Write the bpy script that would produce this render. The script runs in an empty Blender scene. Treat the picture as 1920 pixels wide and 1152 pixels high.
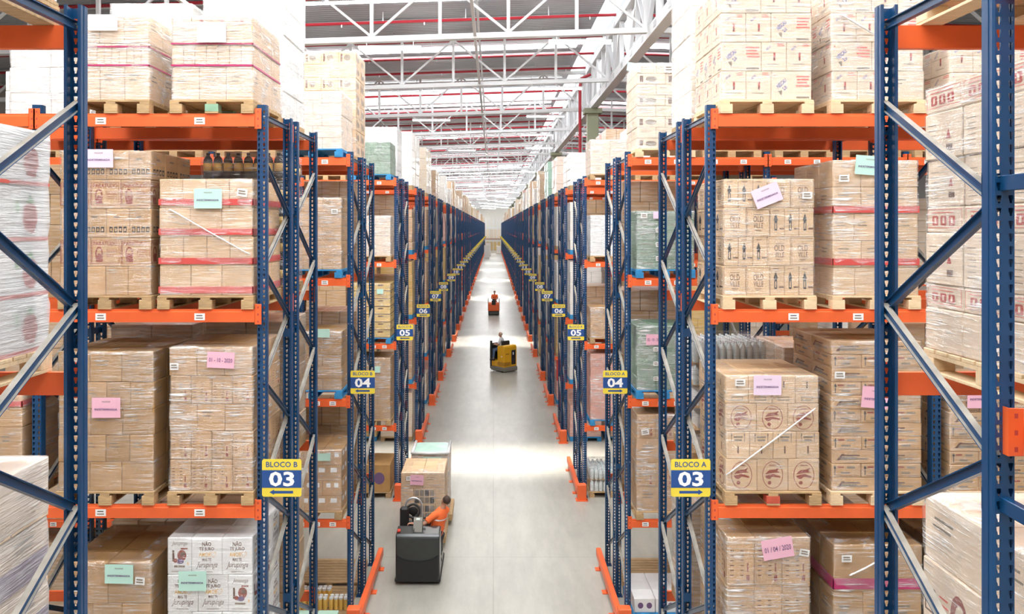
import bpy, bmesh, math, random
from mathutils import Vector, Matrix, noise, Euler
random.seed(7)
S = bpy.context.scene
COL = S.collection

# ------------------------------------------------------------------ camera, world, exposure
CAM_H = 6.8
cam_d = bpy.data.cameras.new('camera'); cam = bpy.data.objects.new('camera', cam_d); COL.objects.link(cam)
cam.location = (0, 0, CAM_H); cam.rotation_euler = (math.pi/2, 0, 0)
cam_d.sensor_width = 36; cam_d.lens = 1500/1920*36
cam_d.shift_x = 35/1920; cam_d.shift_y = -149/1920
cam_d.clip_end = 600
S.camera = cam
S.view_settings.view_transform = 'Standard'; S.view_settings.look = 'None'
S.view_settings.exposure = 0.62; S.view_settings.gamma = 1; S.view_settings.use_curve_mapping = False
W = bpy.data.worlds.new('daylight'); S.world = W; W.use_nodes = True
W.node_tree.nodes['Background'].inputs[0].default_value = (.93, .97, 1, 1)
W.node_tree.nodes['Background'].inputs[1].default_value = .65
FILL_EMIT = 11.0        # glow of the fill panels added under the roof
LAMP_EMIT = 45.0
S.cycles.max_bounces = 7; S.cycles.diffuse_bounces = 4; S.cycles.glossy_bounces = 3
S.cycles.transparent_max_bounces = 12; S.cycles.caustics_reflective = False
S.cycles.sample_clamp_indirect = 6

# ------------------------------------------------------------------ materials
def mat(name, col, rough=.5, metal=0, bump=0, bscale=30, var=0, vscale=4, coat=0, spec=.5, objvar=0, stretch=None):
    m = bpy.data.materials.new(name); m.use_nodes = True
    nt = m.node_tree; b = nt.nodes['Principled BSDF']; L = nt.links.new
    b.inputs['Base Color'].default_value = (*col, 1); b.inputs['Roughness'].default_value = rough
    b.inputs['Metallic'].default_value = metal; b.inputs['Coat Weight'].default_value = coat
    b.inputs['Specular IOR Level'].default_value = spec
    if coat: b.inputs['Coat Roughness'].default_value = .12
    tc = nt.nodes.new('ShaderNodeTexCoord'); src = tc.outputs['Object']
    if stretch:
        mp = nt.nodes.new('ShaderNodeMapping'); mp.inputs['Scale'].default_value = stretch
        L(src, mp.inputs['Vector']); src = mp.outputs[0]
    cur = None
    if var:
        n = nt.nodes.new('ShaderNodeTexNoise'); n.inputs['Scale'].default_value = vscale; n.inputs['Detail'].default_value = 5
        L(src, n.inputs['Vector'])
        mr = nt.nodes.new('ShaderNodeMapRange'); mr.inputs['From Min'].default_value = .3; mr.inputs['From Max'].default_value = .7
        mr.inputs['To Min'].default_value = 1-var; mr.inputs['To Max'].default_value = 1+var
        L(n.outputs['Fac'], mr.inputs['Value']); cur = mr.outputs[0]
    if objvar:
        oi = nt.nodes.new('ShaderNodeObjectInfo'); mr2 = nt.nodes.new('ShaderNodeMapRange')
        mr2.inputs['To Min'].default_value = 1-objvar; mr2.inputs['To Max'].default_value = 1+objvar
        L(oi.outputs['Random'], mr2.inputs['Value'])
        if cur:
            mu = nt.nodes.new('ShaderNodeMath'); mu.operation = 'MULTIPLY'; L(cur, mu.inputs[0]); L(mr2.outputs[0], mu.inputs[1]); cur = mu.outputs[0]
        else: cur = mr2.outputs[0]
    if cur:
        vm = nt.nodes.new('ShaderNodeVectorMath'); vm.operation = 'SCALE'; vm.inputs[0].default_value = col
        L(cur, vm.inputs['Scale']); L(vm.outputs[0], b.inputs['Base Color'])
    if bump:
        n = nt.nodes.new('ShaderNodeTexNoise'); n.inputs['Scale'].default_value = bscale; n.inputs['Detail'].default_value = 4
        L(src, n.inputs['Vector'])
        bp = nt.nodes.new('ShaderNodeBump'); bp.inputs['Strength'].default_value = bump; bp.inputs['Distance'].default_value = .02
        L(n.outputs['Fac'], bp.inputs['Height']); L(bp.outputs[0], b.inputs['Normal'])
    return m

def emit(name, col, s):
    m = bpy.data.materials.new(name); m.use_nodes = True; nt = m.node_tree
    nt.nodes.remove(nt.nodes['Principled BSDF']); e = nt.nodes.new('ShaderNodeEmission')
    e.inputs[0].default_value = (*col, 1); e.inputs[1].default_value = s
    nt.links.new(e.outputs[0], nt.nodes['Material Output'].inputs[0]); return m

def film_mat(name, lo, hi, tint=(1, 1, 1), sc=1.0, rough=.16):
    """stretch film: clear plastic with milky folds; crease glints put in as white streaks"""
    m = bpy.data.materials.new(name); m.use_nodes = True; nt = m.node_tree; L = nt.links.new
    b = nt.nodes['Principled BSDF']; out = nt.nodes['Material Output']
    b.inputs['Base Color'].default_value = (*tint, 1); b.inputs['Roughness'].default_value = rough
    b.inputs['Specular IOR Level'].default_value = .6
    N = nt.nodes.new
    tc = N('ShaderNodeTexCoord')
    def streak(scale, rot, s0, det, a0, a1):
        mp = N('ShaderNodeMapping'); mp.inputs['Scale'].default_value = scale; mp.inputs['Rotation'].default_value = rot
        L(tc.outputs['Object'], mp.inputs['Vector'])
        n = N('ShaderNodeTexNoise'); n.inputs['Scale'].default_value = s0; n.inputs['Detail'].default_value = det; n.inputs['Roughness'].default_value = .6; n.inputs['Distortion'].default_value = .6
        L(mp.outputs[0], n.inputs['Vector'])
        mr = N('ShaderNodeMapRange'); mr.inputs['From Min'].default_value = a0; mr.inputs['From Max'].default_value = a1; L(n.outputs['Fac'], mr.inputs['Value'])
        return n.outputs['Fac'], mr.outputs[0]
    f1, thin = streak((2.0*sc, 2.0*sc, 46*sc), (.05, .10, .04), 1.5, 3, .54, .70)     # glints along pulled creases, put in as white streaks
    f2, wide = streak((1.2*sc, 1.2*sc, 7*sc), (-.1, -.22, .0), 1.6, 4, .42, .68)       # broad milky folds
    f3, patch = streak((1, 1, 1), (0, 0, 0), 2.3, 2, .40, .62)
    def math_(op, a, b_):
        m_ = N('ShaderNodeMath'); m_.operation = op; m_.use_clamp = op == 'ADD'
        for k_, v_ in enumerate((a, b_)):
            if isinstance(v_, (int, float)): m_.inputs[k_].default_value = v_
            else: L(v_, m_.inputs[k_])
        return m_.outputs[0]
    a_ = math_('MULTIPLY', math_('MULTIPLY', thin, math_('ADD', math_('MULTIPLY', patch, .8), .12)), hi*1.35)
    a_ = math_('ADD', math_('ADD', a_, math_('MULTIPLY', math_('MULTIPLY', wide, patch), hi*.45)), lo)
    class _o: pass
    mr = _o(); mr.outputs = [math_('MINIMUM', a_, .92)]
    hsum = math_('ADD', math_('MULTIPLY', f1, .5), math_('MULTIPLY', f2, .5))
    bp = N('ShaderNodeBump'); bp.inputs['Strength'].default_value = 1; bp.inputs['Distance'].default_value = .06
    L(hsum, bp.inputs['Height']); L(bp.outputs[0], b.inputs['Normal'])
    tr = nt.nodes.new('ShaderNodeBsdfTransparent'); mx = nt.nodes.new('ShaderNodeMixShader')
    gl = nt.nodes.new('ShaderNodeBsdfGlossy'); gl.inputs['Roughness'].default_value = .08; L(bp.outputs[0], gl.inputs['Normal'])
    mg = nt.nodes.new('ShaderNodeMixShader'); mg.inputs[0].default_value = .10
    L(tr.outputs[0], mg.inputs[1]); L(gl.outputs[0], mg.inputs[2])
    L(mr.outputs[0], mx.inputs[0]); L(mg.outputs[0], mx.inputs[1]); L(b.outputs[0], mx.inputs[2])
    L(mx.outputs[0], out.inputs[0]); return m

def wrapped_mat(name, col, white=.5):
    """cartons seen through tight film, for the far loads"""
    m = mat(name, col, .3, 0, .35, 1.6, .12, 1.2, coat=.3, objvar=.12, stretch=(2, 2, 22))
    nt = m.node_tree; L = nt.links.new; b = nt.nodes['Principled BSDF']
    src = b.inputs['Base Color'].links[0].from_socket
    tc = nt.nodes.new('ShaderNodeTexCoord'); mp = nt.nodes.new('ShaderNodeMapping'); mp.inputs['Scale'].default_value = (1.5, 1.5, 14)
    L(tc.outputs['Object'], mp.inputs['Vector'])
    n = nt.nodes.new('ShaderNodeTexNoise'); n.inputs['Scale'].default_value = 2; n.inputs['Detail'].default_value = 5; L(mp.outputs[0], n.inputs['Vector'])
    mr = nt.nodes.new('ShaderNodeMapRange'); mr.inputs['From Min'].default_value = .42; mr.inputs['From Max'].default_value = .7; mr.inputs['To Max'].default_value = white
    L(n.outputs['Fac'], mr.inputs['Value'])
    mx = nt.nodes.new('ShaderNodeMix'); mx.data_type = 'RGBA'; mx.inputs[7].default_value = (.85, .84, .82, 1)
    L(mr.outputs[0], mx.inputs[0]); L(src, mx.inputs[6]); L(mx.outputs[2], b.inputs['Base Color'])
    return m

M = {}
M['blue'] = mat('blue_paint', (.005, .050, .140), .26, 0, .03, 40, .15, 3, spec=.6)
M['brace_beige'] = mat('beige_brace_paint', (.30, .275, .235), .6, 0, 0, 0, .25, 9)  # beige on the brace flange tops, and on far braces whole
M['orange'] = mat('orange_paint', (.78, .125, .030), .38, 0, .02, 30, .10, 2.5)
M['steel'] = mat('galvanised_steel', (.55, .56, .57), .4, .7, 0, 0, .1, 8)
M['white_paint'] = mat('white_steel_paint', (.78, .79, .80), .4)
M['red_pipe'] = mat('red_pipe_paint', (.42, .02, .035), .35)
M['kraft'] = mat('kraft_cardboard', (.52, .305, .135), .75, 0, .05, 60, .08, 5, objvar=.10)
M['kraft2'] = mat('pale_cardboard', (.64, .43, .245), .75, 0, .05, 60, .06, 5, objvar=.07)
M['kraft3'] = mat('tan_cardboard', (.42, .235, .085), .75, 0, .05, 60, .1, 5, objvar=.10)
M['cream'] = mat('cream_cardboard', (.74, .58, .43), .75, 0, .03, 60, .05, 5, objvar=.05)
M['white_board'] = mat('white_cardboard', (.78, .77, .76), .55, 0, .02, 60, .03, 5, objvar=.04)
M['pine'] = mat('pine_wood', (.47, .31, .155), .7, 0, .12, 14, .22, 6, objvar=.15, stretch=(1, 6, 6))
M['pine_new'] = mat('fresh_pine_wood', (.74, .55, .34), .7, 0, .1, 14, .12, 6, objvar=.1, stretch=(1, 6, 6))
M['pallet_blue'] = mat('blue_pallet_paint', (.03, .25, .52), .6, 0, .1, 14, .2, 6)
M['pallet_red'] = mat('red_block_paint', (.55, .09, .05), .6, 0, .1, 14, .2, 6)
M['pallet_green'] = mat('green_block_paint', (.25, .42, .28), .6, 0, .1, 14, .2, 6)
M['film'] = film_mat('stretch_film', .04, .78)
M['film_heavy'] = film_mat('thick_stretch_film', .20, .70)
M['film_light'] = film_mat('thin_stretch_film', .01, .50)
M['film_clear'] = film_mat('clear_stretch_film', .0, .16)
M['film_milky'] = film_mat('milky_stretch_film', .30, .22, rough=.35)
M['film_twist'] = film_mat('twisted_film', .72, .5, sc=1.5)
M['ink_red'] = mat('red_ink', (.45, .05, .035), .7)
M['ink_rust'] = mat('rust_ink', (.28, .045, .02), .7)
M['ink_black'] = mat('black_ink', (.035, .03, .03), .7)
M['ink_brown'] = mat('brown_ink', (.13, .055, .03), .7)
M['ink_grey'] = mat('grey_ink', (.22, .17, .12), .7)
M['ink_blue'] = mat('blue_ink', (.08, .10, .33), .7)
M['ink_gold'] = mat('gold_ink', (.80, .48, .14), .6)
M['ink_green'] = mat('green_ink', (.15, .38, .16), .7)
M['ink_purple'] = mat('purple_ink', (.16, .09, .20), .7)
M['ink_pinkred'] = mat('light_red_ink', (.70, .13, .10), .7)
M['tape_red'] = mat('red_tape', (.62, .085, .075), .35)
M['tape_magenta'] = mat('magenta_tape', (.45, .03, .13), .35)
M['paper_pink'] = mat('pink_paper', (.84, .47, .58), .7)
M['paper_lilac'] = mat('lilac_paper', (.78, .62, .76), .7)
M['paper_mint'] = mat('mint_paper', (.50, .76, .66), .7)
M['paper_white'] = mat('white_paper', (.84, .84, .83), .6)
M['sign_yellow'] = mat('sign_yellow', (.84, .66, .06), .4)
M['sign_blue'] = mat('sign_blue', (.016, .075, .27), .35)
M['sign_white'] = mat('sign_white', (.92, .92, .92), .4)
M['glass_dark'] = mat('dark_bottle', (.012, .011, .012), .12, 0, coat=.5)
M['bottle_label'] = mat('yellow_bottle_label', (.85, .54, .13), .5)
M['glass_clear'] = mat('clear_bottle', (.62, .68, .68), .1, 0, coat=.5)
M['cap_white'] = mat('bottle_cap', (.75, .76, .76), .3)
M['wr_kraft'] = wrapped_mat('wrapped_kraft', (.58, .38, .22), .5)
M['wr_tan'] = wrapped_mat('wrapped_tan', (.55, .36, .19), .3)
M['wr_cream'] = wrapped_mat('wrapped_cream', (.78, .64, .48), .6)
M['wr_white'] = wrapped_mat('wrapped_white', (.84, .81, .76), .5)
M['wr_green'] = wrapped_mat('wrapped_green', (.20, .30, .22), .5)
M['wr_mint'] = wrapped_mat('wrapped_mint', (.42, .68, .55), .3)
M['wr_pink'] = wrapped_mat('wrapped_pink', (.74, .42, .34), .4)
M['wr_peach'] = wrapped_mat('wrapped_peach', (.82, .64, .52), .7)
M['wr_yellow'] = wrapped_mat('wrapped_yellow', (.66, .44, .14), .35)
M['green_carton'] = mat('green_cardboard', (.16, .25, .17), .6, 0, .03, 60, .08, 5, objvar=.12)
M['pink_carton'] = mat('pink_cardboard', (.66, .30, .22), .6, 0, .03, 60, .08, 5, objvar=.12)
M['yellow_crate'] = mat('yellow_crate_plastic', (.68, .47, .14), .45, 0, 0, 0, .1, 5, objvar=.1)
M['truck_black'] = mat('black_truck_paint', (.020, .024, .024), .28, 0, .05, 20, .2, 5, coat=.3)
M['truck_dark'] = mat('dark_rubber', (.012, .012, .013), .55)
M['truck_yellow'] = mat('yellow_truck_paint', (.80, .42, .015), .35, coat=.2)
M['truck_orange'] = mat('orange_truck_paint', (.80, .12, .02), .35, coat=.2)
M['truck_grey'] = mat('grey_steel_skirt', (.20, .19, .16), .5)
M['screen'] = mat('display_screen', (.55, .62, .55), .3)
M['red_plastic'] = mat('red_plastic', (.62, .04, .02), .35)
M['skin'] = mat('skin', (.48, .24, .15), .55)
M['hair_dark'] = mat('dark_hair', (.045, .022, .014), .7, 0, .3, 90)
M['hair_grey'] = mat('grey_hair', (.42, .32, .26), .7, 0, .2, 90)
M['shirt_orange'] = mat('orange_shirt', (.86, .155, .035), .8, 0, .15, 14)
M['shirt_grey'] = mat('light_grey_shirt', (.60, .62, .65), .8, 0, .15, 14)
M['trousers'] = mat('dark_trousers', (.030, .032, .042), .85)
M['jeans'] = mat('blue_jeans', (.06, .10, .17), .85)
M['column'] = mat('olive_column_paint', (.30, .315, .21), .6)
M['brown_shade'] = mat('rust_steel', (.35, .12, .05), .5)

def PX(px, Y): return (px-925)/1500*Y
def PZ(py, Y): return CAM_H-(py-427)/1500*Y

# ------------------------------------------------------------------ mesh helpers
class MB:
    def __init__(s): s.v = []; s.f = []; s.m = []; s.mats = []
    def mi(s, m):
        if m not in s.mats: s.mats.append(m)
        return s.mats.index(m)
    def add(s, vs, fs, m):
        o = len(s.v); k = s.mi(m); s.v.extend(tuple(v) for v in vs)
        for f in fs: s.f.append([i+o for i in f]); s.m.append(k)
    def box(s, x0, x1, y0, y1, z0, z1, m, c=0):
        if c <= 0:
            v = [(x, y, z) for z in (z0, z1) for y in (y0, y1) for x in (x0, x1)]
            s.add(v, [(0, 2, 3, 1), (4, 5, 7, 6), (0, 1, 5, 4), (2, 6, 7, 3), (0, 4, 6, 2), (1, 3, 7, 5)], m); return
        v = []; ix = {}
        for a, x in enumerate((x0, x1)):
            for b, y in enumerate((y0, y1)):
                for d, z in enumerate((z0, z1)):
                    sx, sy, sz = (1-2*a)*c, (1-2*b)*c, (1-2*d)*c
                    ix[a, b, d, 0] = len(v); v.append((x, y+sy, z+sz))
                    ix[a, b, d, 1] = len(v); v.append((x+sx, y, z+sz))
                    ix[a, b, d, 2] = len(v); v.append((x+sx, y+sy, z))
        fs = []
        cyc = [(0, 0), (1, 0), (1, 1), (0, 1)]
        for a in (0, 1):
            fs.append([ix[a, p, q, 0] for p, q in cyc]); fs.append([ix[p, a, q, 1] for p, q in cyc]); fs.append([ix[p, q, a, 2] for p, q in cyc])
        for p in (0, 1):
            for q in (0, 1):
                fs.append([ix[0, p, q, 1], ix[1, p, q, 1], ix[1, p, q, 2], ix[0, p, q, 2]])
                fs.append([ix[p, 0, q, 0], ix[p, 1, q, 0], ix[p, 1, q, 2], ix[p, 0, q, 2]])
                fs.append([ix[p, q, 0, 0], ix[p, q, 1, 0], ix[p, q, 1, 1], ix[p, q, 0, 1]])
        for a in (0, 1):
            for b in (0, 1):
                for d in (0, 1): fs.append([ix[a, b, d, k] for k in range(3)])
        s.add(v, fs, m)
    def bar(s, p, q, w, h, m, up=(0, 0, 1)):
        p, q = Vector(p), Vector(q); d = (q-p).normalized(); r = d.cross(Vector(up))
        if r.length < 1e-4: r = d.cross(Vector((1, 0, 0)))
        r.normalize(); u = r.cross(d); v = []
        for e in (p, q):
            for a, b in ((-1, -1), (1, -1), (1, 1), (-1, 1)): v.append(e+r*(a*w/2)+u*(b*h/2))
        s.add(v, [(3, 2, 1, 0), (4, 5, 6, 7), (0, 1, 5, 4), (1, 2, 6, 5), (2, 3, 7, 6), (3, 0, 4, 7)], m)
    def tube(s, pts, rad, m, n=10, ell=1.0, ref=(0, 0, 1)):
        pts = [Vector(p) for p in pts]; k = len(pts)
        if not hasattr(rad, '__len__'): rad = [rad]*k
        vs = []
        pr = None
        for i, p in enumerate(pts):
            t = (pts[min(i+1, k-1)]-pts[max(i-1, 0)]).normalized()
            if pr is None:
                a = t.cross(Vector(ref))
                if a.length < 1e-3: a = t.cross(Vector((1, 0, 0)))
            else: a = pr-t*pr.dot(t)
            a.normalize(); pr = a; b = t.cross(a)
            for j in range(n):
                th = 2*math.pi*j/n; vs.append(p+a*(math.cos(th)*rad[i])+b*(math.sin(th)*rad[i]*ell))
        fs = [(i*n+j, i*n+(j+1) % n, (i+1)*n+(j+1) % n, (i+1)*n+j) for i in range(k-1) for j in range(n)]
        fs.append(list(range(n))[::-1]); fs.append([(k-1)*n+j for j in range(n)])
        s.add(vs, fs, m)
    def lathe(s, prof, m, n=12, c=(0, 0, 0)):
        vs = [(c[0]+r*math.cos(2*math.pi*j/n), c[1]+r*math.sin(2*math.pi*j/n), c[2]+z) for r, z in prof for j in range(n)]
        k = len(prof)
        fs = [(i*n+j, i*n+(j+1) % n, (i+1)*n+(j+1) % n, (i+1)*n+j) for i in range(k-1) for j in range(n)]
        fs.append(list(range(n))[::-1]); fs.append([(k-1)*n+j for j in range(n)])
        s.add(vs, fs, m)
    def prism(s, poly, axis, a, b, m):
        """poly: 2D outline; axis 0: (y,z), 1: (x,z), 2: (x,y)"""
        def P(u, v, t): return [(t, u, v), (u, t, v), (u, v, t)][axis]
        n = len(poly); vs = [P(u, v, a) for u, v in poly]+[P(u, v, b) for u, v in poly]
        s.add(vs, [list(range(n))[::-1], list(range(n, 2*n))]+[(i, (i+1) % n, n+(i+1) % n, n+i) for i in range(n)], m)
    def ball(s, c, r, m, nu=14, nv=10):
        if not hasattr(r, '__len__'): r = (r, r, r)
        vs = []; 
        for i in range(nv+1):
            ph = math.pi*i/nv
            for j in range(nu):
                th = 2*math.pi*j/nu
                vs.append((c[0]+r[0]*math.sin(ph)*math.cos(th), c[1]+r[1]*math.sin(ph)*math.sin(th), c[2]+r[2]*math.cos(ph)))
        s.add(vs, [(i*nu+j, (i+1)*nu+j, (i+1)*nu+(j+1) % nu, i*nu+(j+1) % nu) for i in range(nv) for j in range(nu)], m)
    def mesh(s, name, smooth=False, fix=False):
        me = bpy.data.meshes.new(name); me.from_pydata(s.v, [], s.f)
        for m in s.mats: me.materials.append(M[m])
        if len(s.mats) > 1: me.polygons.foreach_set('material_index', s.m)
        if fix:
            bm = bmesh.new(); bm.from_mesh(me); bmesh.ops.recalc_face_normals(bm, faces=bm.faces); bm.to_mesh(me); bm.free()
        if smooth: me.polygons.foreach_set('use_smooth', [True]*len(me.polygons))
        me.update(); return me

def link(name, data, parent=None, loc=(0, 0, 0), rot=None, label=None):
    o = bpy.data.objects.new(name, data); COL.objects.link(o)
    if parent: o.parent = parent
    o.location = loc
    if rot: o.rotation_euler = rot
    if label: o['label'] = label
    return o
LABELS = {}
def tag(o, label, cat, group=None, kind=None):
    o['label'] = label; o['category'] = cat
    if group: o['group'] = group
    if kind: o['kind'] = kind
    n = len(label.split())
    if not 4 <= n <= 16: print('LABEL LENGTH', n, label)
    if label in LABELS and LABELS[label] != group or (label in LABELS and not group): print('DUP LABEL', label)
    LABELS[label] = group
    return o
def thing(name, label, cat, loc=(0, 0, 0), rz=0, group=None):
    o = bpy.data.objects.new(name, None); COL.objects.link(o); o.empty_display_size = .2
    o.location = loc; o.rotation_euler = (0, 0, rz); return tag(o, label, cat, group)
def struct(name, me, loc=(0, 0, 0), label=None, cat=None):
    o = link(name, me, None, loc); o['kind'] = 'structure'
    if label: o['label'] = label
    if cat: o['category'] = cat
    return o

# ------------------------------------------------------------------ flat print (lettering and marks)
TXT = {}
def text2d(s, bold=0, shear=0):
    k = (s, bold, shear)
    if k not in TXT:
        c = bpy.data.curves.new('t', 'FONT'); c.body = s; c.align_x = 'CENTER'; c.offset = bold; c.shear = shear; c.resolution_u = 2
        o = bpy.data.objects.new('t', c); COL.objects.link(o)
        me = bpy.data.meshes.new_from_object(o)
        vs = [(v.co.x, v.co.y) for v in me.vertices]; fs = [tuple(p.vertices) for p in me.polygons]
        xs = [v[0] for v in vs]; ys = [v[1] for v in vs]
        cx, cy = (min(xs)+max(xs))/2, (min(ys)+max(ys))/2
        TXT[k] = ([(x-cx, y-cy) for x, y in vs], fs, max(xs)-min(xs), max(ys)-min(ys))
        bpy.data.objects.remove(o); bpy.data.curves.remove(c); bpy.data.meshes.remove(me)
    return TXT[k]
def flat_text(s, cx, cy, w, m, h=None, bold=.012, shear=0, rot=0):
    vs, fs, tw, th = text2d(s, bold, shear); sx = w/tw; sy = (h/th) if h else sx
    c, sn = math.cos(rot), math.sin(rot)
    return ([(cx+x*sx*c-y*sy*sn, cy+x*sx*sn+y*sy*c) for x, y in vs], fs, m)
def flat_rect(x0, y0, x1, y1, m): return ([(x0, y0), (x1, y0), (x1, y1), (x0, y1)], [(0, 1, 2, 3)], m)
def flat_poly(p, m): return (list(p), [tuple(range(len(p)))], m)
def flat_ring(cx, cy, rx, ry, t, m, n=24):
    v = [(cx+rx*math.cos(2*math.pi*i/n), cy+ry*math.sin(2*math.pi*i/n)) for i in range(n)]
    v += [(cx+(rx-t)*math.cos(2*math.pi*i/n), cy+(ry-t)*math.sin(2*math.pi*i/n)) for i in range(n)]
    return (v, [(i, (i+1) % n, n+(i+1) % n, n+i) for i in range(n)], m)
def flat_disc(cx, cy, rx, ry, m, n=16): return flat_poly([(cx+rx*math.cos(2*math.pi*i/n), cy+ry*math.sin(2*math.pi*i/n)) for i in range(n)], m)
def flat_frame(x0, y0, x1, y1, t, m):
    v = [(x0, y0), (x1, y0), (x1, y1), (x0, y1), (x0+t, y0+t), (x1-t, y0+t), (x1-t, y1-t), (x0+t, y1-t)]
    return (v, [(0, 1, 5, 4), (1, 2, 6, 5), (2, 3, 7, 6), (3, 0, 4, 7)], m)
def rrect(x0, y0, x1, y1, r, n=4):
    p = []
    for cx, cy, a in ((x1-r, y1-r, 0), (x0+r, y1-r, 90), (x0+r, y0+r, 180), (x1-r, y0+r, 270)):
        for i in range(n+1):
            t = math.radians(a+90*i/n); p.append((cx+r*math.cos(t), cy+r*math.sin(t)))
    return p
def bars(x0, x1, y, n, dy, t, m):
    r = []
    for i in range(n):
        a = x0+(x1-x0)*random.uniform(0, .12); b = x1-(x1-x0)*random.uniform(0, .3)
        r.append(flat_rect(a, y-i*dy-t, b, y-i*dy, m))
    return r
def put_front(mb, items, y):          # x-z plane facing -Y
    for i, (v, f, m) in enumerate(items): mb.add([(a, y-.0002*i, b) for a, b in v], f, m)
def put_side(mb, items, x, s):        # y-z plane facing sign s along X; 2D x runs left to right as seen
    for i, (v, f, m) in enumerate(items): mb.add([(x+s*.0002*i, a*s, b) for a, b in v], f, m)

# ------------------------------------------------------------------ floor, roof, far wall
def floor_material():
    m = mat('sealed_concrete', (.385, .370, .320), .30, 0, .03, 1.2, .10, .35)
    nt = m.node_tree; L = nt.links.new; b = nt.nodes['Principled BSDF']
    src = b.inputs['Base Color'].links[0].from_socket
    tc = nt.nodes.new('ShaderNodeTexCoord'); n = nt.nodes.new('ShaderNodeTexNoise'); n.inputs['Scale'].default_value = 1.6; n.inputs['Detail'].default_value = 8
    n.inputs['Roughness'].default_value = .7
    mp = nt.nodes.new('ShaderNodeMapping'); mp.inputs['Scale'].default_value = (2.2, .5, 1); L(tc.outputs['Object'], mp.inputs[0]); L(mp.outputs[0], n.inputs['Vector'])
    mr = nt.nodes.new('ShaderNodeMapRange'); mr.inputs['From Min'].default_value = .35; mr.inputs['From Max'].default_value = .65; mr.inputs['To Min'].default_value = .88; mr.inputs['To Max'].default_value = 1.08
    L(n.outputs['Fac'], mr.inputs['Value'])
    # sawn joints
    bt = nt.nodes.new('ShaderNodeTexBrick'); bt.offset = 0; bt.inputs['Scale'].default_value = 1; bt.inputs['Brick Width'].default_value = 5.5; bt.inputs['Row Height'].default_value = 5.5
    bt.inputs['Mortar Size'].default_value = .012; bt.inputs['Color1'].default_value = (1, 1, 1, 1); bt.inputs['Color2'].default_value = (1, 1, 1, 1); bt.inputs['Mortar'].default_value = (.8, .8, .78, 1)
    L(tc.outputs['Object'], bt.inputs['Vector'])
    v1 = nt.nodes.new('ShaderNodeVectorMath'); v1.operation = 'SCALE'; L(src, v1.inputs[0]); L(mr.outputs[0], v1.inputs['Scale'])
    v2 = nt.nodes.new('ShaderNodeVectorMath'); v2.operation = 'MULTIPLY'; L(v1.outputs[0], v2.inputs[0]); L(bt.outputs['Color'], v2.inputs[1])
    L(v2.outputs[0], b.inputs['Base Color'])
    L(n.outputs['Fac'], b.inputs['Roughness']) if False else None
    return m
M['floor'] = floor_material()
def roof_material():
    m = mat('roof_sheet', (.44, .465, .50), .40, .25, 0, 0, .12, .5)
    nt = m.node_tree; L = nt.links.new; b = nt.nodes['Principled BSDF']
    tc = nt.nodes.new('ShaderNodeTexCoord'); w = nt.nodes.new('ShaderNodeTexWave'); w.bands_direction = 'Y'; w.inputs['Scale'].default_value = 1.2
    L(tc.outputs['Object'], w.inputs['Vector'])
    bp = nt.nodes.new('ShaderNodeBump'); bp.inputs['Strength'].default_value = .6; bp.inputs['Distance'].default_value = .05
    L(w.outputs['Fac'], bp.inputs['Height']); L(bp.outputs[0], b.inputs['Normal']); return m
M['roof'] = roof_material()
M['end_wall'] = mat('cream_wall_panel', (.80, .77, .70), .7, 0, 0, 0, .05, .3)
M['side_wall'] = mat('grey_wall_panel', (.42, .41, .39), .7, 0, 0, 0, .05, .3)
M['fill_glow'] = emit('added_roof_fill', (.96, .98, 1), FILL_EMIT)
M['ridge_pane'] = emit('ridge_roof_pane', (.94, .97, 1), 1.5)
M['tube_light'] = emit('lamp_tube', (1, .98, .94), LAMP_EMIT)

Y0, Y1 = -14, 243
mb = MB(); mb.box(-31, 31, Y0, Y1, -.3, 0, 'floor'); struct('floor', mb.mesh('floor'), label='pale sealed concrete floor of the long aisle', cat='floor')
mb = MB(); mb.box(-31, 31, Y1, Y1+.3, 0, 15, 'end_wall'); struct('wall_end', mb.mesh('wall_end'), label='cream wall closing the far end of the aisle', cat='wall')
mb = MB(); mb.box(-31, 31, Y0-.3, Y0, 0, 15, 'end_wall'); struct('wall_near', mb.mesh('wall_near'), label='cream hall wall behind the viewer', cat='wall')
for s_, n_ in ((-1, 'left'), (1, 'right')):
    mb = MB(); mb.box(min(s_*24.6, s_*24.9), max(s_*24.6, s_*24.9), Y0, Y1, 0, 15, 'side_wall'); struct('wall_'+n_, mb.mesh('wall_'+n_), label='grey hall wall far beyond the %s racks' % n_, cat='wall')
RX, RZ, SL = 4.8, 14.95, .033
def roof_z(x): return RZ-SL*abs(x-RX)
for nm, xs in (('ceiling', (-31, 4.0)), ('ceiling', (5.6, 31))):
    mb = MB(); a, b = xs
    mb.add([(a, Y0, roof_z(a)), (b, Y0, roof_z(b)), (b, Y1, roof_z(b)), (a, Y1, roof_z(a)),
            (a, Y0, roof_z(a)+.12), (b, Y0, roof_z(b)+.12), (b, Y1, roof_z(b)+.12), (a, Y1, roof_z(a)+.12)],
           [(0, 3, 2, 1), (4, 5, 6, 7), (0, 1, 5, 4), (2, 3, 7, 6), (1, 2, 6, 5), (3, 0, 4, 7)], 'roof')
    struct(nm, mb.mesh('ceiling'), label='grey sheet roof '+('left' if a < 0 else 'right')+' of the ridge', cat='roof')
wn = 1
for a, b in ((4.0, 4.62), (4.98, 5.6)):
    mb = MB(); mb.box(a, b, Y0, Y1, RZ-.02, RZ+.08, 'ridge_pane'); struct('roof_pane_or_fill_%d' % wn, mb.mesh('ridge_skylight')); wn += 1
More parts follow.
